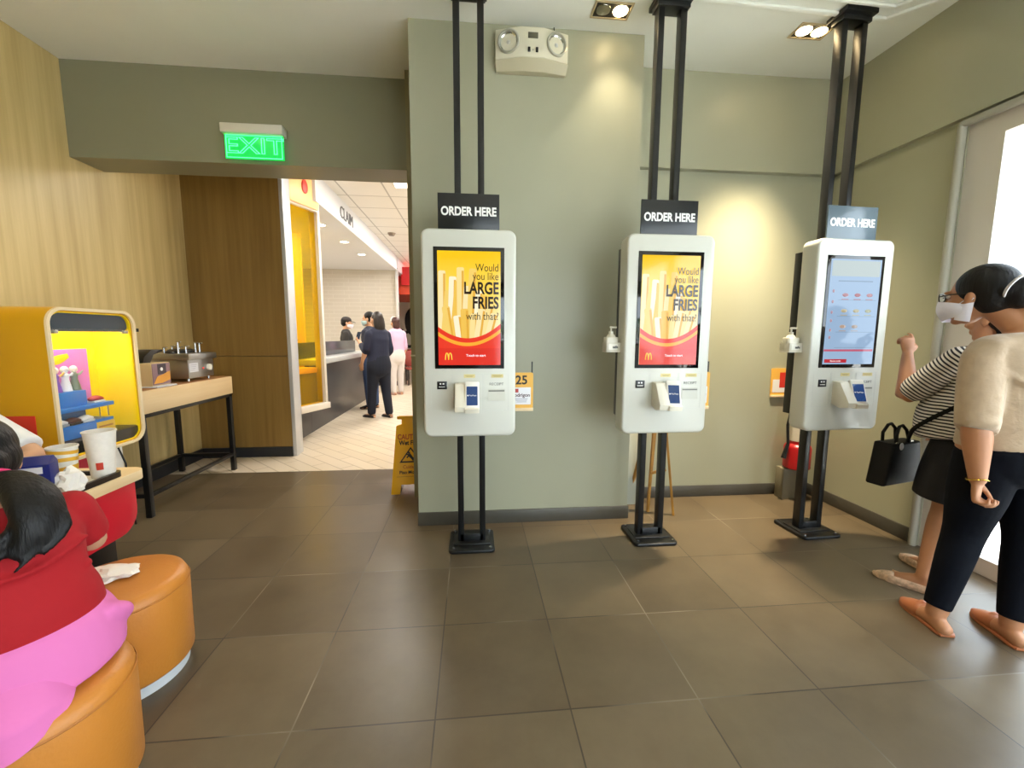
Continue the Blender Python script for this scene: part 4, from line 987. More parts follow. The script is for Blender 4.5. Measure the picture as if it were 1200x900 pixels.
def shoe(fig, heel, toe, m, w=.046, kind='flat', name='shoe', label=None):
    heel = Vector(heel); toe = Vector(toe); d = (toe-heel); L = d.length; d.normalize()
    M = Matrix.Translation(heel) @ Matrix.Rotation(math.atan2(d.y, d.x)-pi/2, 4, 'Z')
    out = []
    for t, ww in ((0, .55), (.06, .74), (.25, .78), (.45, .86), (.66, 1.0), (.82, .9), (.93, .62), (1, .25)): out.append((w*ww, t*L))
    ol = out+[(-x, y) for x, y in reversed(out)]
    g = G(); g.prism(ol, 0, .014, 'z', .003, mtx=M); sole = part(name, g, m, fig.root, ang=50, label=label)
    if kind == 'flat':                                     # ballet flat: toe cap and low rim
        def up(u, v):
            t = u; i = min(int(t*7), 6); f = t*7-i; ww = (out[i][0]*(1-f)+out[i+1][0]*f)*1.02; y = out[i][1]*(1-f)+out[i+1][1]*f
            s_ = 2*v-1; open_ = 1 if y > L*.66 else 0
            zz = .012+(.038*(1-abs(s_)**2.5) if open_ else .036*min(1, (1-abs(s_))*5))
            return (s_*ww if open_ else math.copysign(ww*(1-.12*min(1, (1-abs(s_))*5)), s_), y, zz)
        g = G()
        g.loft([(0, L*.70, .016), (0, L*.84, .014), (0, L*.97, .012)], [(w*.93, .034), (w*.8, .026), (w*.3, .012)], side=(1, 0, 0), seg=16, sub=3, mtx=M)
        def rim(sgn):
            return [(sgn*w*ww*.97, t*L, .026) for t, ww in ((.03, .6), (.12, .76), (.3, .8), (.5, .88), (.7, .96))]
        for sg_ in (-1, 1): g.loft(rim(sg_), [(.006, .02)]*5, side=(1, 0, 0), seg=8, sub=2, mtx=M)
        g.loft([(-w*.5, .004, .03), (0, -.004, .034), (w*.5, .004, .03)], [(.006, .022)]*3, side=(0, 1, 0), seg=8, sub=2, mtx=M)
        part('upper', g, m, sole, ang=60)
    elif kind == 'slide':                                 # loafer mule: covered toe, open heel
        g = G()
        g.loft([(0, L*.52, .036), (0, L*.68, .026), (0, L*.85, .018), (0, L*.97, .014)], [(w*1.0, .038), (w*1.06, .034), (w*.85, .024), (w*.4, .012)], side=(1, 0, 0), seg=18, sub=3, mtx=M)
        g.loft([(-w*.95, L*.6, .034), (0, L*.57, .076), (w*.95, L*.6, .034)], [(.011, .004)]*3, side=(0, 1, 0), seg=8, sub=4, mtx=M)
        part('upper', g, m, sole, ang=60)
    elif kind == 'full':
        g = G()
        g.loft([(0, L*.08, .04), (0, L*.3, .05), (0, L*.6, .034), (0, L*.93, .02)], [(w*.72, .036), (w*.78, .045), (w*.95, .034), (w*.55, .016)], side=(1, 0, 0), seg=16, sub=3, mtx=M); part('upper', g, m, sole, ang=60)
    return sole

# ---- woman in the beige top
B = Fig('woman in a beige knit top and dark trousers with a clipped black bun', (2.42, 1.635, 0), R(-4), .006)
rg = stand_rings(1.66, 1.2, 1.25)
rb = [(p, (r[0]*(.8 if p[2] > 1.32 and p[2] < 1.36 else 1), r[1])) for p, r in rg]
B.torso(rb)
B.g.loft([(0, -.0, 1.40), (-.035, .05, 1.47), (-.07, .10, 1.53)], [.058, .054, .05], seg=18, sub=3)
B.head((-.085, .135, 1.565), (R(-4), 0, R(18)), 1.1)
shL, shR = Vector((-.18, .0, 1.29)), Vector((.18, 0, 1.29))
elL, wrL = Vector((-.24, -.06, 1.0)), Vector((-.232, -.085, .765))
elR, wrR = Vector((.24, .02, 1.04)), Vector((.2, .14, .82))
B.arm(shL, elL, wrL, (.05, .048, .03)); B.arm(shR, elR, wrR, (.05, .048, .03))
B.hand(wrL, (.06, .02, -1), (.55, -.8, 0), (.8, .6, .1), .8, 1.08); B.hand(wrR, (-.1, .25, -1), (-1, .2, 0), (0, 1, .1), .5, 1.05)
aL, aR = B.W((2.185, 1.655, .085)), B.W((2.435, 1.55, .085))
kL, kR = Vector((-.11, .04, .47)), Vector((.1, -.03, .47))
B.leg((-.095, 0, .86), kL, aL, (.1, .066, .04)); B.leg((.095, 0, .86), kR, aR, (.1, .066, .04))
dL = Vector((.07, .27, 0)); dR = Vector((.09, .25, 0))
B.foot(aL, B.inv.to_3x3() @ dL); B.foot(aR, B.inv.to_3x3() @ dR)
B.finish(SKIN)
KNIT = mat('beige_knit', '#b09a80', .85, noise=.07, nscale=25, bump=.5, bscale=26, sheen=.3)
g = G(); r2 = grow(rg, .016, .86, 1.37)
r2 = [((p[0], p[1], p[2]), (r[0], r[1])) for p, r in r2]
r2[0] = ((0, 0, .885), (.205, .158))
r2[-1] = ((0, -.003, 1.34), (.19, .115)); r2.append(((0, 0, 1.388), (.13, .088)))
g.loft([p for p, r in r2], [r for p, r in r2], seg=32, sub=4, ck=(.1, .1))
g.loft([(-.10, 0, 1.365), (-.165, -.002, 1.335), (-.2, -.005, 1.27)], [(.03, .07), (.045, .072), (.055, .07)], side=(0, 0, 1), seg=18, sub=3)
g.loft([(.10, 0, 1.365), (.165, -.002, 1.335), (.2, -.005, 1.27)], [(.03, .07), (.045, .072), (.055, .07)], side=(0, 0, 1), seg=18, sub=3)
def sleeve(g, sh, el, wr, t, r0, r1, extra=None):
    p = el.lerp(wr, t) if t > 0 else sh.lerp(el, 1+t)
    pts = [sh+Vector((0, 0, .0)), sh.lerp(el, .45), el, p] if t > 0 else [sh, sh.lerp(p, .5), p]
    rr = [r0, r0*1.05, (r0+r1)/2, r1] if t > 0 else [r0, (r0+r1)/2, r1]
    g.loft(pts, rr, seg=20, sub=3, ck=(1, .1))
sleeve(g, shL-Vector((0, 0, .01)), elL, wrL, .06, .073, .068); sleeve(g, shR-Vector((0, 0, .01)), elR, wrR, .06, .073, .068)
# soft fabric folds
for z, x, y in ((1.18, -.10, -.128), (1.07, -.02, -.138), (.97, -.05, -.148)):
    g.loft([(x-.07, y+.045, z+.05), (x, y+.008, z), (x+.12, y+.012, z-.01)], [(.008, .008), (.016, .014), (.008, .008)], seg=12, sub=3)
for q in (.55, .75, .93):
    c_ = shL.lerp(elL, q); g.loft([c_+Vector((-.05, -.04, .01)), c_+Vector((-.0, -.07, -.005)), c_+Vector((.055, -.035, .02))], [.012, .014, .011], seg=10, sub=3)
B.wear('knit_top', g, KNIT, .008, 12)
g = G(); g.loft([(0, 0, .80), (0, -.005, .87), (0, 0, .95)], [(.19, .152), (.198, .155), (.18, .14)], seg=28, sub=3, ck=(.6, .1))
for hp, kn, an in (((-.095, 0, .84), kL, aL), ((.095, 0, .84), kR, aR)):
    hp = Vector(hp); e = Vector((an.x, an.y, .11))
    g.loft([hp, hp.lerp(kn, .5), kn, kn.lerp(e, .4), e], [(.108, .118), (.098, .108), .077, .068, .050], seg=20, sub=3, ck=(1, .1))
B.wear('trousers', g, NAVY, .008, 4)
ORS = mat('tan_leather', '#ab6640', .45)
for nm, a, d in (('l', (2.175, 1.59, 0), dL), ('r', (2.415, 1.48, 0), dR)):
    h = B.W(a); t_ = h+(B.inv.to_3x3() @ d.normalized())*.275; shoe(B, h, t_, ORS, .052, 'slide', 'shoe')
def bun(g, M):
    g.ell((0, -.118, -.005), (.058, .056, .062), 22, mtx=M); g.ell((0, -.135, .015), (.042, .036, .042), 18, mtx=M); g.ell((.0, -.08, .0), (.07, .06, .065), 20, mtx=M)
hb = B.hat_hair(HAIR, [bun], .006, k=1.04)
g = G(); g.loft([(-.05+.005*i*0+.0, 0, 0)] if False else [(-.066*cos(R(a))-.012, -.12+.05*cos(R(a))*0-.028*sin(R(a)), .02+.045*sin(R(a))) for a in range(-60, 100, 16)], [(.009, .005)]*10, side=(0, 0, 1), seg=10, sub=2, mtx=B.hm)
part('hair_clip', g, mat('clip_pearl', '#cfcbd0', .3), B.root)
B.mask(MASKW)
g = G()                                                   # folded flap of the mask
g.grid(lambda u, v: (-.079-.006*sin(pi*u), .028-.05*u+.012*v, -.035-.06*v-.02*u*(v-.3)), 8, 6, .003, mtx=B.hm); part('mask_flap', g, MASKW, B.root)
g = G()
for sx in (-1, 1):
    g.tube([(sx*.033+.024*cos(a), .108-.006*abs(cos(a)), .006+.019*sin(a)) for a in [2*pi*i/16 for i in range(17)]], .0024, 8, mtx=B.hm)
    g.tube([(sx*.057, .1, .012), (sx*.078, .05, .014), (sx*.08, -.01, .008)], .0024, 8, mtx=B.hm)
g.tube([(-.009, .11, .01), (.009, .11, .01)], .0024, 8, mtx=B.hm)
part('eyeglasses', g, BLACKS, B.root); B.eyes()
g = G(); dd = (wrL-elL).normalized(); c_ = wrL+dd*.0
Mw = Matrix.Translation(c_) @ dd.to_track_quat('Z', 'Y').to_matrix().to_4x4()
g.tube([(.0345*cos(a), .0345*sin(a), .004*sin(a*2)) for a in [2*pi*i/24 for i in range(25)]], .0035, 8, mtx=Mw); part('bracelet', g, mat('gold_bracelet', '#d2a94e', .25, 1), B.root)

# ---- woman in the striped top
A = Fig('woman in a black and white striped top and black skirt at the corner kiosk', (2.715, 1.99, 0), R(4), .006)
ra = stand_rings(1.58, 1.08, 1.3)
A.torso(ra)
A.head((.025, .0, 1.475), (R(-4), 0, R(4)))
shL, shR = Vector((-.145, .01, 1.265)), Vector((.15, 0, 1.265))
elL, wrL = A.W((2.49, 2.17, 1.04)), A.W((2.595, 2.285, 1.275))
elR, wrR = Vector((.175, .06, 1.0)), Vector((.13, .2, .86))
A.arm(shL, elL, wrL, (.052, .044, .027)); A.arm(shR, elR, wrR, (.052, .044, .028))
A.hand(wrL, (.02, .12, 1), (.35, 1, .1), (1, -.2, .2), .9, 1.0, curls=(.42, .85, 1, 1.05)); A.hand(wrR, (-.15, .5, -1), (-1, 0, 0), (0, 1, .2), .4)
fL, fR = A.W((2.445, 1.93, .08)), A.W((2.665, 2.06, .08))
kL, kR = A.W((2.615, 2.0, .44)), A.W((2.745, 2.05, .44))
A.leg((-.085, 0, .8), kL, fL, (.095, .06, .036)); A.leg((.085, 0, .8), kR, fR, (.095, .06, .036))
eL = Vector((-.13, .21, 0)); eR = Vector((.02, .25, 0))
A.foot(fL, A.inv.to_3x3() @ eL, .23); A.foot(fR, A.inv.to_3x3() @ eR, .23)
A.finish(SKIN)
def stripes():
    m = bpy.data.materials.new('stripe_jersey'); m.use_nodes = True; nt = m.node_tree; b = nt.nodes['Principled BSDF']; b.inputs['Roughness'].default_value = .8
    tc = nt.nodes.new('ShaderNodeTexCoord'); sp_ = nt.nodes.new('ShaderNodeSeparateXYZ'); nt.links.new(tc.outputs['Object'], sp_.inputs[0])
    nz = nt.nodes.new('ShaderNodeTexNoise'); nz.inputs['Scale'].default_value = 7; nt.links.new(tc.outputs['Object'], nz.inputs[0])
    a = nt.nodes.new('ShaderNodeMath'); a.operation = 'MULTIPLY_ADD'; nt.links.new(nz.outputs[0], a.inputs[0]); a.inputs[1].default_value = .02; nt.links.new(sp_.outputs[2], a.inputs[2])
    f = nt.nodes.new('ShaderNodeMath'); f.operation = 'MULTIPLY'; nt.links.new(a.outputs[0], f.inputs[0]); f.inputs[1].default_value = 1/.0175
    fr = nt.nodes.new('ShaderNodeMath'); fr.operation = 'FRACT'; nt.links.new(f.outputs[0], fr.inputs[0])
    lt = nt.nodes.new('ShaderNodeMath'); lt.operation = 'LESS_THAN'; nt.links.new(fr.outputs[0], lt.inputs[0]); lt.inputs[1].default_value = .45
    mx = nt.nodes.new('ShaderNodeMix'); mx.data_type = 'RGBA'; nt.links.new(lt.outputs[0], mx.inputs[0]); mx.inputs[6].default_value = rgb('#d8d2c8'); mx.inputs[7].default_value = rgb('#1c1a1f')
    nt.links.new(mx.outputs[2], b.inputs['Base Color'])
    n2 = nt.nodes.new('ShaderNodeTexNoise'); n2.inputs['Scale'].default_value = 22; nt.links.new(tc.outputs['Object'], n2.inputs[0])
    bp = nt.nodes.new('ShaderNodeBump'); bp.inputs['Strength'].default_value = .4; bp.inputs['Distance'].default_value = .01; nt.links.new(n2.outputs[0], bp.inputs['Height']); nt.links.new(bp.outputs[0], b.inputs['Normal'])
    return m
STR = stripes()
g = G(); r2 = grow(ra, .018, .83, 1.33)
r2[0] = ((-.035, .04, .83), (.20, .175)); r2[1] = ((-.03, .05, .94), (.195, .18)); r2[-1] = ((0, 0, 1.325), (.1, .075))
g.loft([p for p, r in r2], [r for p, r in r2], seg=30, sub=4, ck=(.1, .2))
g.loft([(-.12, .12, .97), (-.03, .17, .93), (.08, .15, .96)], [.035, .04, .035], seg=12, sub=3)
g.ell((shL.x+.02, shL.y, shL.z), (.06, .06, .06)); g.ell((shR.x-.02, shR.y, shR.z), (.06, .06, .06))
A.wear('striped_top', g, STR, .007, 5)
for sh, el in ((shL, elL), (shR, elR)):
    d = (el-sh); q = (-d).to_track_quat('Z', 'Y')
    g = G(); L = d.length*.80
    g.loft([(0, 0, .0), (0, 0, -L*.5), (0, 0, -L)], [.064, .07, .072], seg=22, sub=4)
    me = remesh(g, .007, 2); me.name = 'sleeve'
    o = link('sleeve', me, STR, A.root); o.location = sh; o.rotation_mode = 'QUATERNION'; o.rotation_quaternion = q
g = G(); g.loft([(-.045, .02, .485), (-.035, .01, .62), (-.01, 0, .76), (0, .01, .86)], [(.205, .16), (.2, .16), (.183, .16), (.165, .145)], seg=30, sub=4, ck=(.1, .1))
A.wear('skirt', g, mat('black_skirt', '#101014', .8, bump=.2, bscale=18), .008, 3)
A.hat_hair(HAIR, [lambda g, M: g.ell((0, -.075, -.075), (.07, .05, .09), 20, mtx=M)], .006)
A.eyes()
FL_ = mat('patterned_flat', '#c9a98c', .5, noise=.35, nscale=45)
for a, d in (((2.46, 1.885, 0), eL), ((2.663, 2.01, 0), eR)):
    h = A.W(a); t_ = h+(A.inv.to_3x3() @ d.normalized())*.255; shoe(A, h, t_, FL_, .046, 'flat')
# handbag
hbg = thing('handbag', 'black trapezoid handbag with twin handles beside the striped woman', 'handbag', (2.525, 2.225, .51), R(14))
LE = mat('black_leather', '#0a0a0b', .6, bump=.1, bscale=120, spec=.25)
g = G(); g.prism([(-.17, 0), (.17, 0), (.125, .25), (-.125, .25)], -.055, .055, 'y', .018, 3); part('bag_body', g, LE, hbg)
for y in (-.035, .035):
    g = G(); g.tube([(-.075, y, .24), (-.078, y, .30), (-.05, y*.8, .345), (-.02, y*.8, .35), (.02, y*.8, .32), (.05, y, .24)], .009, 8); part('handle', g, LE, hbg)
bi = (Matrix.Translation((2.525, 2.225, .51)) @ Matrix.Rotation(R(14), 4, 'Z')).inverted()
g = G(); g.loft([bi @ Vector(p) for p in ((2.575, 2.21, .745), (2.53, 2.165, .80), (2.475, 2.10, .86), (2.462, 2.03, .92), (2.478, 1.95, .99), (2.52, 1.88, 1.06), (2.6, 1.83, 1.14))], [(.004, .011)]*7, seg=10, sub=3); part('strap', g, LE, hbg)
g = G(); g.ell((-.07, -.06, .235), (.016, .006, .022), 14); part('charm', g, mat('charm_white', '#cfd3e2', .3), hbg)
g = G()
for x in (-.075, .06): g.tube([(x+.012*cos(a), -.04, .245+.012*sin(a)) for a in [2*pi*i/12 for i in range(13)]], .003, 6)
part('ring', g, mat('ring_metal', '#a9a294', .25, 1), hbg)

# ---- girl in red on the front stool
Gf = Fig('girl in a red top and pink skirt sitting on the front stool', (-1.272, 1.2, .41), R(55), .006)
tr_ = [((0, -.01, .09), (.15, .125)), ((0, -.02, .19), (.148, .118)), ((0, -.015, .29), (.14, .105)), ((0, .01, .39), (.145, .1)), ((0, .04, .455), (.13, .075)), ((0, .06, .49), (.07, .055)), ((0, .085, .515), (.044, .044)), ((0, .13, .55), (.043, .044))]
Gf.torso(tr_)
Gf.head((0, .165, .60), (R(-26), 0, R(4)), .98)
shL, shR = Vector((-.145, .04, .435)), Vector((.145, .04, .435))
elR, wrR = Vector((.20, .10, .30)), Vector((.12, .30, .365)); elL, wrL = Vector((-.2, .18, .28)), Vector((-.1, .31, .365))
Gf.arm(shL, elL, wrL, (.045, .037, .024)); Gf.arm(shR, elR, wrR, (.045, .037, .024))
Gf.hand(wrL, (.4, 1, .05), (0, 0, -1), (1, 0, 0), .4, .85); Gf.hand(wrR, (-.3, 1, .05), (0, 0, -1), (-1, 0, 0), .4, .85)
for sx in (-1, 1):
    kn = Vector((sx*.1, .36, .08)); an = Vector((sx*.1, .36, -.33))
    Gf.leg((sx*.085, .04, .09), kn, an, (.085, .058, .036)); Gf.g.loft([an+Vector((0, -.05, -.035)), an+Vector((0, .05, -.04)), an+Vector((0, .14, -.055))], [(.034, .035), (.04, .025), (.034, .015)], seg=14, sub=2)
Gf.finish(SKIN2)
REDT = mat('red_top', '#a00412', .85, bump=.3, bscale=14)
g = G(); r2 = grow(tr_, .018)[:-2]; r2[0] = ((0, -.012, .155), (.19, .16)); r2[1] = ((0, -.02, .23), (.178, .15)); r2[-1] = ((0, .05, .485), (.085, .062))
g.loft([p for p, r in r2], [r for p, r in r2], seg=30, sub=4, ck=(.1, .3))
for sh, el in ((shL, elL), (shR, elR)): g.loft([sh, sh.lerp(el, .5), sh.lerp(el, .8)], [.06, .059, .056], seg=18, sub=3, ck=(1, .1))
for z, h_ in ((.27, .010), (.2, .012), (.35, .008)): g.loft([(-.15, -.06, z+.02), (0, -.142, z), (.15, -.07, z+.03)], [h_]*3, seg=10, sub=4)
Gf.wear('red_top', g, REDT, .008, 10)
PINK = mat('pink_skirt', '#d670ac', .85, bump=.35, bscale=12)
g = G(); g.loft([(0, -.01, .03), (0, -.015, .10), (0, -.015, .165), (0, -.015, .19)], [(.225, .195), (.22, .185), (.195, .168), (.17, .145)], seg=30, sub=3, ck=(.1, .1))
g.loft([(0, .1, .085), (0, .25, .095), (0, .38, .075)], [(.2, .085), (.2, .085), (.19, .085)], side=(1, 0, 0), seg=24, sub=3, ck=(.5, .6))
g.loft([(.16, -.1, .14), (.20, -.06, .10), (.2, .02, .05)], [(.035, .03), (.04, .03), (.035, .025)], seg=12, sub=3)
Gf.wear('pink_skirt', g, PINK, .008, 5)
# the part of the skirt that hangs over the stool
cc = Gf.W((-1.245, 1.185, .41)); cx, cy = cc.x, cc.y; yw = R(55)
g = G()
def drape(u, v):
    a = R(165+185*u)-yw; hem = .035-.36*(1-u)**1.1-.02*sin(u*9)
    wav = 1+.018*sin(a*13)*v
    if v < .35:
        t = v/.35; r = .13+(.236-.13)*t; z = .13-.11*t**1.3
    else:
        t = (v-.35)/.65; r = (.236+.006*t)*wav+.010*sin(a*9+1)*t*(1-u); z = .02+(hem-.02)*t
    s_ = max(0, (u-.72)/.28); r *= 1-.35*s_*s_
    return (cx+r*cos(a), cy+r*sin(a), z)
g.grid(drape, 56, 18, .006); part('skirt_drape', g, PINK, Gf.root, ang=80)
HT = mat('hair_tie_pink', '#e0306e', .6)
Gf.hat_hair(HAIR, [lambda g, M: g.ell((0, -.095, -.03), (.04, .04, .045), 18, mtx=M)], .006, k=1.02)
pt = [Vector(p) for p in ((0, .045, .55), (.03, -.02, .568), (.05, -.09, .53), (.045, -.14, .465), (.0, -.155, .41))]
g = G(); g.loft(pt, [(.028, .028), (.042, .035), (.058, .04), (.052, .032), (.018, .012)], seg=20, sub=4)
for k_ in range(9):
    q = Vector((random.uniform(-.05, .05), random.uniform(-.015, .015), random.uniform(-.03, .02)))
    g.loft([pt[2]+q*.5, pt[3]+q, pt[4]+q*1.3+Vector((-.02, 0, 0))], [.016, .013, .004], seg=8, sub=3)
softpart('ponytail', g, HAIR, Gf.root, .006, 2)
for c_, r_, ax in ((pt[0]*.6+pt[1]*.4, .041, (.2, -1, .3)), (Gf.hm @ Vector((-.03, -.1, .012)), .022, (-.3, -1, .2))):
    M = Matrix.Translation(c_) @ Vector(ax).to_track_quat('Z', 'Y').to_matrix().to_4x4()
    g = G(); g.tube([(r_*cos(a), r_*sin(a), 0) for a in [2*pi*i/20 for i in range(21)]], .007, 8, mtx=M); part('hair_tie', g, HT, Gf.root)
Gf.eyes()

# ---- person in white beyond the girl, only an arm in view
stool(-2.33, 1.76, .41, .2, 'orange round stool under the person in white')
P = Fig('person in a white short sleeved top reaching over the table at the left edge', (-2.33, 1.76, .41), R(-90), .008)
tp = [((0, -.01, .09), (.15, .125)), ((0, .04, .24), (.145, .115)), ((0, .11, .40), (.145, .108)), ((0, .19, .55), (.15, .1)), ((0, .235, .645), (.135, .078)), ((0, .255, .69), (.07, .058)), ((0, .285, .735), (.046, .046)), ((0, .32, .80), (.045, .046))]
P.torso(tp); P.head((0, .355, .875), (R(-14), 0, R(-8)))
shL, shR = Vector((-.155, .235, .635)), Vector((.155, .235, .635))
elR, wrR = Vector((.2, .33, .40)), Vector((.13, .46, .365))
elL, wrL = P.W((-1.815, 1.87, .875)), P.W((-1.765, 1.71, .83))
P.arm(shL, elL, wrL, (.046, .038, .025)); P.arm(shR, elR, wrR, (.046, .038, .025))
P.hand(wrL, (.15, .5, .05), (-.3, .6, 0), (0, 0, 1), .55, .95); P.hand(wrR, (-.3, 1, .02), (0, 0, -1), (-1, 0, 0), .4, .95)
for sx in (-1, 1):
    kn = Vector((sx*.1, .38, .07)); an = Vector((sx*.1, .36, -.33))
    P.leg((sx*.085, .04, .09), kn, an, (.08, .056, .036)); P.g.loft([an+Vector((0, -.05, -.035)), an+Vector((0, .05, -.04)), an+Vector((0, .1, -.055))], [(.034, .035), (.04, .025), (.034, .015)], seg=14, sub=2)
P.finish(SKIN2); P.eyes()
g = G(); r2 = grow(tp, .016)[:-2]; g.loft([p for p, r in r2], [r for p, r in r2], seg=26, sub=3, ck=(.1, .3))
for sh, el in ((shL, elL), (shR, elR)): g.loft([sh, sh.lerp(el, .5), sh.lerp(el, .88)], [.06, .063, .066], seg=18, sub=3, ck=(1, .1))
P.wear('white_top', g, mat('white_cotton', '#dcdcdc', .8), .01, 4)
g = G(); g.loft([(0, -.01, .03), (0, -.0, .12), (0, .02, .19)], [(.19, .16), (.185, .155), (.16, .13)], seg=24, sub=2, ck=(.1, .1))
for sx in (-1, 1): g.loft([(sx*.085, .04, .09), (sx*.1, .38, .08), (sx*.1, .36, -.3)], [.09, .074, .06], seg=16, sub=2, ck=(1, .1))
P.wear('trousers', g, NAVY, .01, 3); P.hat_hair(HAIR, [], .008)

# ---- people at the counter
def extra(label, loc, yaw, h, top, bottom, hair, mk, arms, skin=SKIN2, hairfn=(), w=1.0, tops='navy_top', shoes='#15151a', headrot=(0, 0, 0), step=.0, bare=0):
    f = Fig(label, loc, yaw, .009); k = h/1.65; rgs = stand_rings(h, w, w)
    f.torso(rgs); f.head((0, .03*k, 1.545*k), headrot, k)
    shs = [Vector((sx*.155*w*k, .0, 1.315*k)) for sx in (-1, 1)]
    for sh, (el, wr, hd, pn, th, cu) in zip(shs, arms):
        el = Vector(el)*k; wr = Vector(wr)*k; f.arm(sh, el, wr, (.05*k, .042*k, .027*k)); f.hand(wr, hd, pn, th, cu, k)
    legs = []
    for sx in (-1, 1):
        an = Vector((sx*.085*k, sx*step, .085)); kn = Vector((sx*.09*k, sx*step*.5+.015, .46*k)); legs.append((Vector((sx*.088*k, 0, .84*k)), kn, an)); f.leg(*legs[-1]); f.foot(an, (sx*.12, 1, 0))
    f.finish(skin, 4)
    g = G(); r2 = grow(rgs, .016, .8*k, 1.36*k); g.loft([p for p, r in r2], [r for p, r in r2], seg=24, sub=3)
    for sh, (el, wr, *_), in zip(shs, arms):
        el = Vector(el)*k; wr = Vector(wr)*k; g.loft([sh, sh.lerp(el, .5), el, el.lerp(wr, .12 if bare else .6)], [.065*k, .063*k, .058*k, .05*k], seg=16, sub=3)
    f.wear('top', g, top, .011, 4)
    g = G(); g.loft([(0, 0, .78*k), (0, 0, .86*k), (0, 0, .96*k)], [(.185*w*k, .135*w*k), (.185*w*k, .138*w*k), (.16*w*k, .125*w*k)], seg=22, sub=2)
    for hp, kn, an in legs: g.loft([hp, kn, Vector((an.x, an.y, .1))], [(.108*w*k), .078*k, .064*k], seg=16, sub=3)
    f.wear('trousers', g, bottom, .011, 3)
    sm = mat('shoe_'+shoes[1:], shoes, .4)
    for sx, (hp, kn, an) in zip((-1, 1), legs): shoe(f, (an.x-sx*.006, an.y-.06, 0), (an.x+sx*.02, an.y+.2, 0), sm, .046, 'flat' if bare != 2 else 'full')
    f.hat_hair(hair, hairfn, .009)
    f.eyes()
    if mk: f.mask(mk)
    return f
both_down = [((-.2, -.02, 1.03), (-.19, .06, .8), (0, .2, -1), (1, 0, 0), (0, 1, 0), .35), ((.2, -.02, 1.03), (.19, .06, .8), (0, .2, -1), (-1, 0, 0), (0, 1, 0), .35)]
phone_arms = [((-.19, .06, 1.06), (-.12, .3, 1.2), (.2, 1, .35), (.6, 0, .6), (.4, 0, .8), .6), ((.21, -.02, 1.05), (.17, .17, .93), (-.3, .9, -.1), (-1, 0, 0), (0, 0, 1), .4)]
NB = mat('navy_blouse', '#161d38', .7, bump=.3, bscale=12)
def longhair(g, M): g.ell((0, -.06, -.05), (.092, .07, .12), 22, mtx=M); g.loft([(0, -.06, .02), (0, -.075, -.1), (0, -.08, -.175)], [(.09, .06), (.1, .06), (.085, .04)], seg=18, sub=2, mtx=M)
extra('woman in navy blouse and dark trousers holding a phone at the black counter', (-1.53, 7.05, 0), R(52), 1.72, NB, mat('navy_slacks', '#10172a', .8), HAIRB, None, phone_arms, hairfn=[longhair], w=1.12, step=-.11)
extra('man in dark shirt and blue jeans wearing a pale blue mask behind the navy woman', (-1.86, 7.95, 0), R(72), 1.76, mat('dark_shirt', '#1b2034', .8), mat('blue_jeans', '#3a4f78', .8), HAIR, mat('mask_blue', '#a9c6cf', .7), both_down, w=1.05, shoes='#15151a', bare=2, headrot=(R(-10), 0, R(10)))
def shoulderhair(g, M): g.ell((0, -.06, -.05), (.082, .06, .1), 20, mtx=M)
pk = extra('woman in a pale pink blouse and white trousers with a white headband', (-1.72, 9.75, 0), R(40), 1.74, mat('pink_blouse', '#dbb4d2', .7, bump=.3, bscale=12), mat('white_slacks', '#d9d2cf', .8), mat('auburn_hair', '#41201c', .45), None, both_down, hairfn=[shoulderhair], w=1.08, shoes='#d0a69a', bare=1)
g = G(); g.tube([(.086*cos(a), .012+.02*sin(a), .04+.095*sin(a)) for a in [pi*i/16 for i in range(17)]], .008, 8, mtx=pk.hm); part('headband', g, WHITEE, pk.root)
stf = extra('counter worker in black cap and black shirt standing behind the counter', (-2.70, 9.35, 0), R(-75), 1.72, mat('staff_shirt', '#22201f', .8), mat('staff_trousers', '#17171a', .8), HAIR, MASKW, both_down, headrot=(R(-8), 0, 0), bare=1)
g = G(); g.ell((0, -.018, .062), (.088, .1, .068), 24, mtx=stf.hm); cp = softpart('cap', g, mat('cap_black', '#2a2320', .7), stf.root, .008, 3)
g = G(); g.loft([(0, .06, .045), (0, .12, .04), (0, .16, .028)], [(.075, .006), (.07, .006), (.045, .005)], side=(1, 0, 0), seg=16, sub=3, mtx=stf.hm); part('cap_brim', g, mat('cap_black', '#2a2320', .7), cp)
ph = thing('mobile_phone', 'dark phone in the raised hand of the woman in navy', 'phone', (0, 0, 0))
k_ = 1.72/1.65
hp_ = Matrix.Translation((-1.53, 7.05, 0)) @ Matrix.Rotation(R(52), 4, 'Z') @ Vector((-.09*k_, .385*k_, 1.235*k_))
ph.location = hp_; ph.rotation_euler = (R(25), 0, R(52))
g = G(); g.box(-.036, .036, -.0045, .0045, -.01, .14, .004); part('case', g, BLACKS, ph)
g = G(); g.box(-.033, .033, -.0055, -.0043, .0, .134); part('screen', g, mat('phone_screen', '#3a4455', .1, emit=.2), ph)
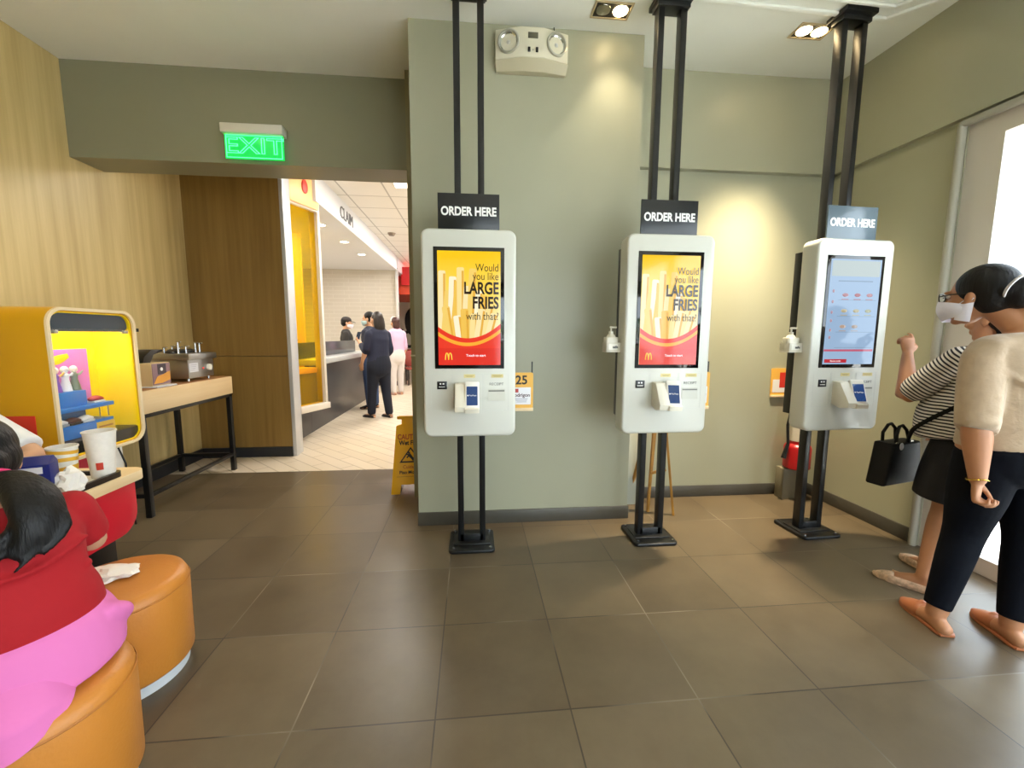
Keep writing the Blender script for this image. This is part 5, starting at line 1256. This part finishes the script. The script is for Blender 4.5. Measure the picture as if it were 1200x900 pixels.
# ------------------------------------------------------------------ planting outside, seen in the windows and reflections
def shrub(x, y, h, w, lab, seed):
    rnd = random.Random(seed)
    t = thing('shrub', lab, 'shrub', (x, y, -.1), 0, 'shrubs outside')
    g = G(); g.loft([(0, 0, 0), (.02, .01, h*.4), (0, 0, h*.7)], [.04, .03, .015], seg=8); part('stem', g, mat('bark', '#4b3d2c', .8), t)
    g = G(); bm_ = g.bm
    for i in range(900):
        a, u = rnd.uniform(0, 2*pi), rnd.random(); r = w*math.sqrt(rnd.random())*math.sin(pi*(.12+.8*u)); z = h*(.12+.88*u)
        c = Vector((r*cos(a), r*sin(a), z)); s_ = rnd.uniform(.05, .11)
        M = Matrix.Translation(c) @ Euler((rnd.uniform(-.9, .9), rnd.uniform(-.9, .9), rnd.uniform(0, 6.3))).to_matrix().to_4x4()
        vs = [bm_.verts.new(M @ Vector(p)) for p in ((-s_, 0, 0), (0, -s_*.4, .01), (s_, 0, 0), (0, s_*.4, .01))]; bm_.faces.new(vs)
    part('foliage', g, mat('shrub_leaf', '#5d8a3c', .5, noise=.3, nscale=5), t)
shrub(1.4, -5.2, 1.5, .7, 'leafy green shrub outside the rear shopfront, left one', 1)
shrub(3.9, -5.4, 1.3, .8, 'leafy green shrub outside the rear shopfront, right one', 2)
shrub(5.6, 3.6, 1.35, .8, 'leafy green shrub outside the right hand window beyond the two women', 3)
shrub(5.2, -.9, 1.2, .7, 'leafy green shrub outside the right hand window nearer the camera', 4)
bl_ = thing('far_building', 'pale low building across the street outside the right hand window', 'building', (19, 6, -.1))
g = G(); g.box(-2, 2, -9, 9, 0, 4.6); part('wall', g, mat('building_wall', '#d6d8da', .8), bl_)
for y in (-6, -2, 2, 6):
    g = G(); g.box(-2.05, -1.98, y-1.2, y+1.2, 1.6, 3.2); part('window', g, mat('building_glass', '#8d9aa6', .15), bl_)

# ------------------------------------------------------------------ light
def spot(name, loc, aim, power, ang, col, blend=.5, r=.04):
    l = bpy.data.lights.new(name, 'SPOT'); l.energy = power; l.spot_size = R(ang); l.spot_blend = blend; l.color = col; l.shadow_soft_size = r
    o = bpy.data.objects.new(name, l); COL.objects.link(o); o.location = loc
    o.rotation_euler = (Vector(aim)-Vector(loc)).to_track_quat('-Z', 'Y').to_euler(); return o
WARM = (1, .82, .56)
spot('lamp_beam', (.924, 2.77, ZC-.03), (1.2, 2.98, 0), 26, 88, WARM, 1)
spot('lamp_beam', (2.181, 2.815, ZC-.03), (1.75, 3.08, 0), 420, 62, WARM, 1)
spot('lamp_beam', (2.289, 2.815, ZC-.03), (2.2, 3.08, 0), 420, 62, WARM, 1)
# the other recessed lights of the same ceiling, over and behind the camera
for i, (x, y, p) in enumerate(((-1.9, 1.2, 14), (-1.9, 2.75, 50), (.4, .3, 30), (-.4, 2.72, 0))):
    if p:
        twin(x, y, (1, 1), ['recessed twin ceiling light over the dining table at left', 'recessed twin ceiling light before the olive beam', 'recessed twin ceiling light above the middle of the room'][i], grp='twin recessed lights')
        spot('lamp_beam', (x, y, ZC-.03), (x, y+.1, 0), p, 110, WARM, .8)
def area(name, loc, rot, sx, sy, power, col):
    l = bpy.data.lights.new(name, 'AREA'); l.shape = 'RECTANGLE'; l.size = sx; l.size_y = sy; l.energy = power; l.color = col
    o = bpy.data.objects.new(name, l); COL.objects.link(o); o.location = loc; o.rotation_euler = rot; return o
# ceiling panels added out of view to light the passage
for i, (x, y) in enumerate(((-.75, 5.6), (-.75, 8.2), (-.75, 11.0), (-1.2, 13.6))):
    area('passage_fill_light', (x, y, ZC-.005), (0, 0, 0), .55, 1.1, 62, (1, .96, .9))
    q = thing('added_light_panel', ['added ceiling light panel nearest the olive beam', 'second added ceiling light panel of the passage', 'third added ceiling light panel of the passage', 'added ceiling light panel at the far end of the passage'][i], 'ceiling light', (x, y, ZC+.005), 0, 'added passage light panels')
    g = G(); g.box(-.3, .3, -.58, .58, 0, .013); part('frame', g, WHITEP, q)
    g = G(); g.box(-.28, .28, -.56, .56, -.002, .0); part('diffuser', g, mat('diffuser_glow', '#fff4e4', .5, emit=3), q)
area('kitchen_fill_light', (-3.6, 8.2, 3.0), (0, 0, 0), 1.2, 3, 90, (1, .95, .88))  # unseen area light added over the kitchen, without a fixture
area('kitchen_fill_light', (-3.2, 6.2, 3.0), (0, 0, 0), .6, .6, 25, (1, .9, .75))  # added to brighten the yellow panel behind the hatch
# area light that brightens the cabinet's inside, no fixture there
area('cabinet_fill_light', (-2.13, 2.46, 1.47), (0, 0, 0), .2, .4, 3.2, (1, .97, .9))

w = bpy.data.worlds.new('sky'); S.world = w; w.use_nodes = True; nt = w.node_tree; bg = nt.nodes['Background']
bg.inputs[0].default_value = (.78, .90, 1, 1); bg.inputs[1].default_value = 7.2
sun = bpy.data.lights.new('sun', 'SUN'); sun.energy = 14; sun.angle = R(1); sun.color = (1, .95, .88)
so = bpy.data.objects.new('sun', sun); COL.objects.link(so); so.location = (0, -8, 9); so.rotation_euler = Vector((-.05, .42, -.9)).to_track_quat('-Z', 'Y').to_euler()
for nm, loc, rot, a, b_ in (('window_portal', (RW+.16, -.35, 1.3), (0, R(90), 0), 2.5, 5.3), ('window_portal', (1.73, -3.26, 1.3), (R(90), 0, 0), 2.6, 2.5)):
    o = area(nm, loc, rot, a, b_, 1, (1, 1, 1)); o.data.cycles.is_portal = True

# ------------------------------------------------------------------ camera
cam = bpy.data.cameras.new('camera'); co = bpy.data.objects.new('camera', cam); COL.objects.link(co)
cam.sensor_fit = 'HORIZONTAL'; cam.sensor_width = 36; cam.lens = 36*491.66/1200; cam.clip_start = .02; cam.clip_end = 200
rt = Vector((0.9956258, -0.09333172, 0.00429631)); up = Vector((0.00667463, 0.11691827, 0.99311911)); fw = Vector((0.09319183, 0.98874633, -0.1170298))
mt = Matrix((rt, up, -fw)).transposed().to_4x4(); mt.translation = (0, 0, 1.38); co.matrix_world = mt
S.camera = co
S.view_settings.view_transform = 'Standard'
try: S.view_settings.look = 'None'
except Exception: pass
S.view_settings.gamma = 1; S.view_settings.use_curve_mapping = False
S.view_settings.exposure = 0.16
